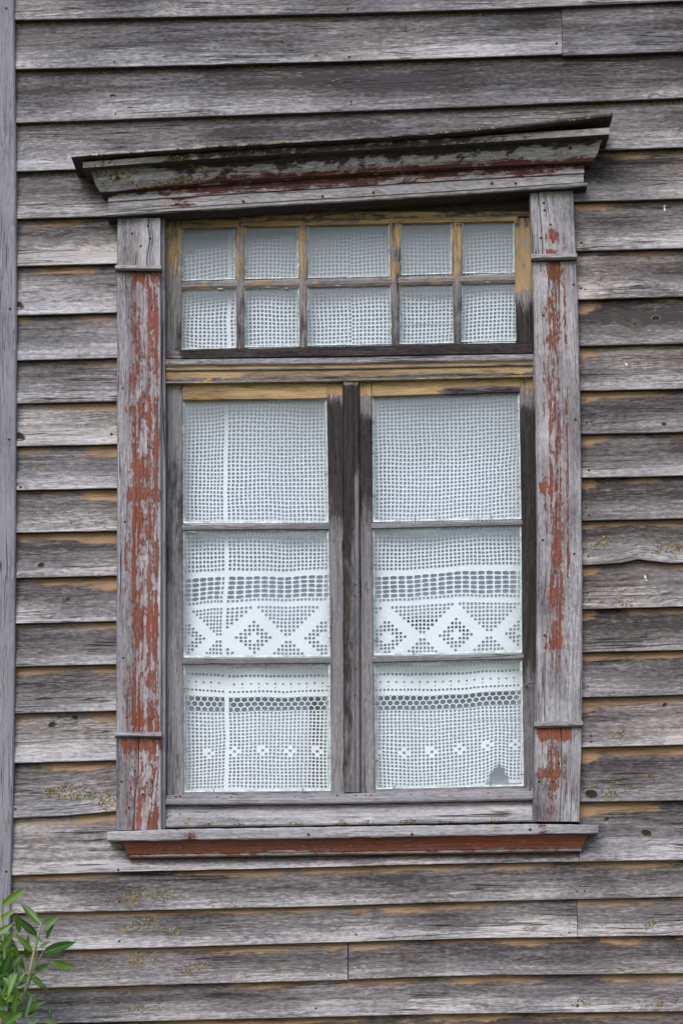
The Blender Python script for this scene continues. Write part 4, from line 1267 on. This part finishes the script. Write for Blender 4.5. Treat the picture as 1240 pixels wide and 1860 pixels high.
def make_backing():  # sheet added to give the lace holes their reflected-sky tone
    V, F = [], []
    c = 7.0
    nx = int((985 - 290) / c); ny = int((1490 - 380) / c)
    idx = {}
    def gone(px, py):  # openings stand in for dark reflections
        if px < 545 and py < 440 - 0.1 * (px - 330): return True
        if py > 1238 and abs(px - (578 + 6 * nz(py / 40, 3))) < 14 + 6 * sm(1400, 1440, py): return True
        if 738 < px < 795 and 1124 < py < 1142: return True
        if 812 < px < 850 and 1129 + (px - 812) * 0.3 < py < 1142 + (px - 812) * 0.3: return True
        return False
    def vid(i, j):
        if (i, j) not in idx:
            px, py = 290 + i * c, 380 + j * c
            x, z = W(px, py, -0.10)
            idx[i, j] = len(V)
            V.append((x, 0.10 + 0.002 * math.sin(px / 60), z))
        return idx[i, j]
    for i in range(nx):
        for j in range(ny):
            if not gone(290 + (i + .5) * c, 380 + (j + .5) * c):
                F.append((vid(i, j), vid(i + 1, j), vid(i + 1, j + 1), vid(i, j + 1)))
    me = bpy.data.meshes.new('veil_backing')
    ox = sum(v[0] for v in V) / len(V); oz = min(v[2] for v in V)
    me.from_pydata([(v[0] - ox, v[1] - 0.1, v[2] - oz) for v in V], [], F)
    me.materials.append(M['backing'])
    return link('veil_backing', me, None, (ox, 0.1, oz))
tag(make_backing(), 'added blue grey blind with slits hanging behind the lace curtains', 'backing')

def room():
    x0 = W(150, 0)[0]; x1 = W(1120, 0)[0]; z0 = W(0, 1700)[1]; z1 = W(0, 250)[1]
    me = bpy.data.meshes.new('room_interior')
    V = [(x0, 0.102, z0), (x1, 0.102, z0), (x1, 0.102, z1), (x0, 0.102, z1), (x0, 2.2, z0), (x1, 2.2, z0), (x1, 2.2, z1), (x0, 2.2, z1)]
    me.from_pydata(V, [], [(4, 5, 6, 7), (0, 1, 5, 4), (1, 2, 6, 5), (2, 3, 7, 6), (3, 0, 4, 7)])
    me.materials.append(M['room'])
    tag(link('room_interior', me), kind='structure')
room()

# ---------------------------------------------------------------- ground
me = bpy.data.meshes.new('ground')
V, F = [], []
g = [-400, -100, -30, -10, -4, 0, 4, 10, 30, 100, 400]
for y in g:
    for x in g: V.append((x, y, 0.0))
n = len(g)
for j in range(n - 1):
    for i in range(n - 1): F.append((j * n + i, j * n + i + 1, (j + 1) * n + i + 1, (j + 1) * n + i))
me.from_pydata(V, [], F)
me.materials.append(M['ground'])
tag(link('ground', me), kind='structure')

# ---------------------------------------------------------------- shrub
def leaf_mesh(bend, fold, wid):
    n = 8
    V, F, UV = [], [], []
    for i in range(n + 1):
        s = i / n
        w = wid * (math.sin(math.pi * min(1, s ** 0.85)) ** 0.8) * (1 - 0.25 * s) + 0.004
        zb = -bend * s * s
        for t in (-1, -0.5, 0, 0.5, 1):
            V.append((s, w * t, zb + fold * abs(t) * w + 0.012 * nz(s * 4, t, bend * 9)))
            UV.append((s, t / 2 + 0.5))
    for i in range(n):
        for j in range(4):
            a = i * 5 + j
            F.append((a, a + 1, a + 6, a + 5))
    me = bpy.data.meshes.new('leaf')
    me.from_pydata(V, [], F)
    a = me.attributes.new('grain', 'FLOAT_VECTOR', 'POINT')
    a.data.foreach_set('vector', [c for q in UV for c in (q[0], q[1], 0.0)])
    me.materials.append(M['leaf'])
    me.polygons.foreach_set('use_smooth', [True] * len(me.polygons))
    return me
LM = [leaf_mesh(0.12, 0.4, 0.13), leaf_mesh(0.28, 0.3, 0.12), leaf_mesh(-0.08, 0.45, 0.14), leaf_mesh(0.38, 0.25, 0.13), leaf_mesh(0.05, 0.2, 0.11)]
bx, _ = W(5, 0, 0.35)
shrub = empty('shrub', (bx, -0.30, 0.0))
tag(shrub, 'green leafy shrub with long narrow leaves growing by the corner board at the lower left', 'shrub')
def SP(px, py, d):
    x, z = W(px, py, d)
    return Vector((x, -d, z))
lr_ = random.Random(12)
def leaf(a, b, da, db, k=None, roll=None):
    p0, p1 = SP(*a, da), SP(*b, db)
    ax = p1 - p0
    L = ax.length
    xv = ax.normalized()
    toward = Vector((lr_.uniform(-.35, .35), -1, lr_.uniform(0.0, 0.6))) if roll is None else Vector(roll)
    zv = (toward - toward.dot(xv) * xv).normalized()
    yv = zv.cross(xv)
    m = Matrix((xv, yv, zv)).transposed()
    o = link('leaf', LM[lr_.randrange(5) if k is None else k], shrub, p0)
    o.rotation_euler = m.to_euler()
    o.scale = (L, L, L)
# shoots
def stem(pts, r0, r1, mat='stem'):
    P = [SP(*p) for p in pts]
    n = len(P)
    return tube('stem', P, [r0 + (r1 - r0) * k / (n - 1) for k in range(n)], M[mat], shrub)
z0 = 2806
# everything below the picture stands on the ground
stem([(8, z0, 0.30), (14, 2500, 0.31), (12, 2200, 0.30), (6, 2000, 0.29), (12, 1880, 0.28), (30, 1830, 0.27), (50, 1790, 0.26), (60, 1740, 0.25), (72, 1690, 0.24), (76, 1675, 0.24)], 0.012, 0.0018)
stem([(8, z0, 0.30), (-2, 2500, 0.32), (-5, 2200, 0.32), (-6, 2000, 0.32), (2, 1860, 0.32), (12, 1780, 0.3), (8, 1720, 0.3), (0, 1650, 0.3)], 0.011, 0.0015)
stem([(12, 1890, 0.28), (28, 1830, 0.24), (48, 1800, 0.22), (62, 1765, 0.2), (80, 1725, 0.2)], 0.004, 0.0014)
stem([(10, 2000, 0.29), (30, 1930, 0.24), (60, 1890, 0.22), (85, 1868, 0.2), (100, 1855, 0.2)], 0.006, 0.0016)
stem([(8, 2100, 0.3), (-30, 1980, 0.33), (-50, 1880, 0.35), (-60, 1760, 0.36)], 0.009, 0.0018)
stem([(62, 1765, 0.22), (68, 1730, 0.2), (66, 1700, 0.2)], 0.002, 0.001)
LV = [((3, 1646), (46, 1613)), ((-6, 1674), (33, 1650)), ((75, 1680), (38, 1641)), ((68, 1700), (27, 1663)), ((36, 1694), (30, 1660)), ((80, 1678), (104, 1661)),
      ((81, 1690), (104, 1664)), ((85, 1706), (95, 1680)), ((29, 1717), (-14, 1682)), ((60, 1730), (28, 1694)), ((80, 1730), (142, 1712)), ((72, 1722), (92, 1710)),
      ((-14, 1752), (24, 1716)), ((45, 1760), (18, 1716)), ((60, 1762), (90, 1748)), ((66, 1765), (90, 1755)), ((92, 1748), (141, 1761)), ((12, 1790), (64, 1766)),
      ((8, 1800), (55, 1772)), ((62, 1780), (88, 1800)), ((5, 1812), (36, 1806)), ((60, 1775), (84, 1794)), ((50, 1800), (66, 1820)), ((48, 1805), (60, 1822)),
      ((10, 1770), (-8, 1735)), ((20, 1785), (14, 1745)), ((30, 1760), (22, 1725)), ((50, 1742), (48, 1706)), ((92, 1852), (90, 1826)), ((78, 1856), (112, 1862)),
      ((100, 1858), (121, 1853)), ((36, 1840), (70, 1838)), ((40, 1842), (68, 1818)), ((10, 1842), (50, 1824)), ((-10, 1730), (22, 1712)), ((6, 1740), (32, 1722)),
      ((-12, 1780), (10, 1765)), ((-8, 1790), (24, 1768)), ((40, 1790), (45, 1762)), ((44, 1792), (36, 1812)), ((62, 1700), (80, 1712)), ((72, 1668), (66, 1657))]
for a, b in LV:
    dd = 0.24 + lr_.uniform(-0.04, 0.05)
    leaf(a, b, dd, dd + lr_.uniform(-0.03, 0.05))
for k in range(300):
    px = lr_.uniform(-90, 55); py = lr_.uniform(1700, 2080)
    if py < 1860 and px > 52 - (1860 - py) * 0.18: px -= 40
    if px > -5 and py < 1760 and lr_.random() < 0.6: px -= 40
    an = R(lr_.uniform(20, 170)) if lr_.random() < 0.8 else R(lr_.uniform(180, 360))
    L = lr_.uniform(30, 52)
    d0 = lr_.uniform(0.24, 0.42)
    leaf((px, py), (px + L * math.cos(an), py - L * math.sin(an)), d0, d0 + lr_.uniform(-0.04, 0.05))
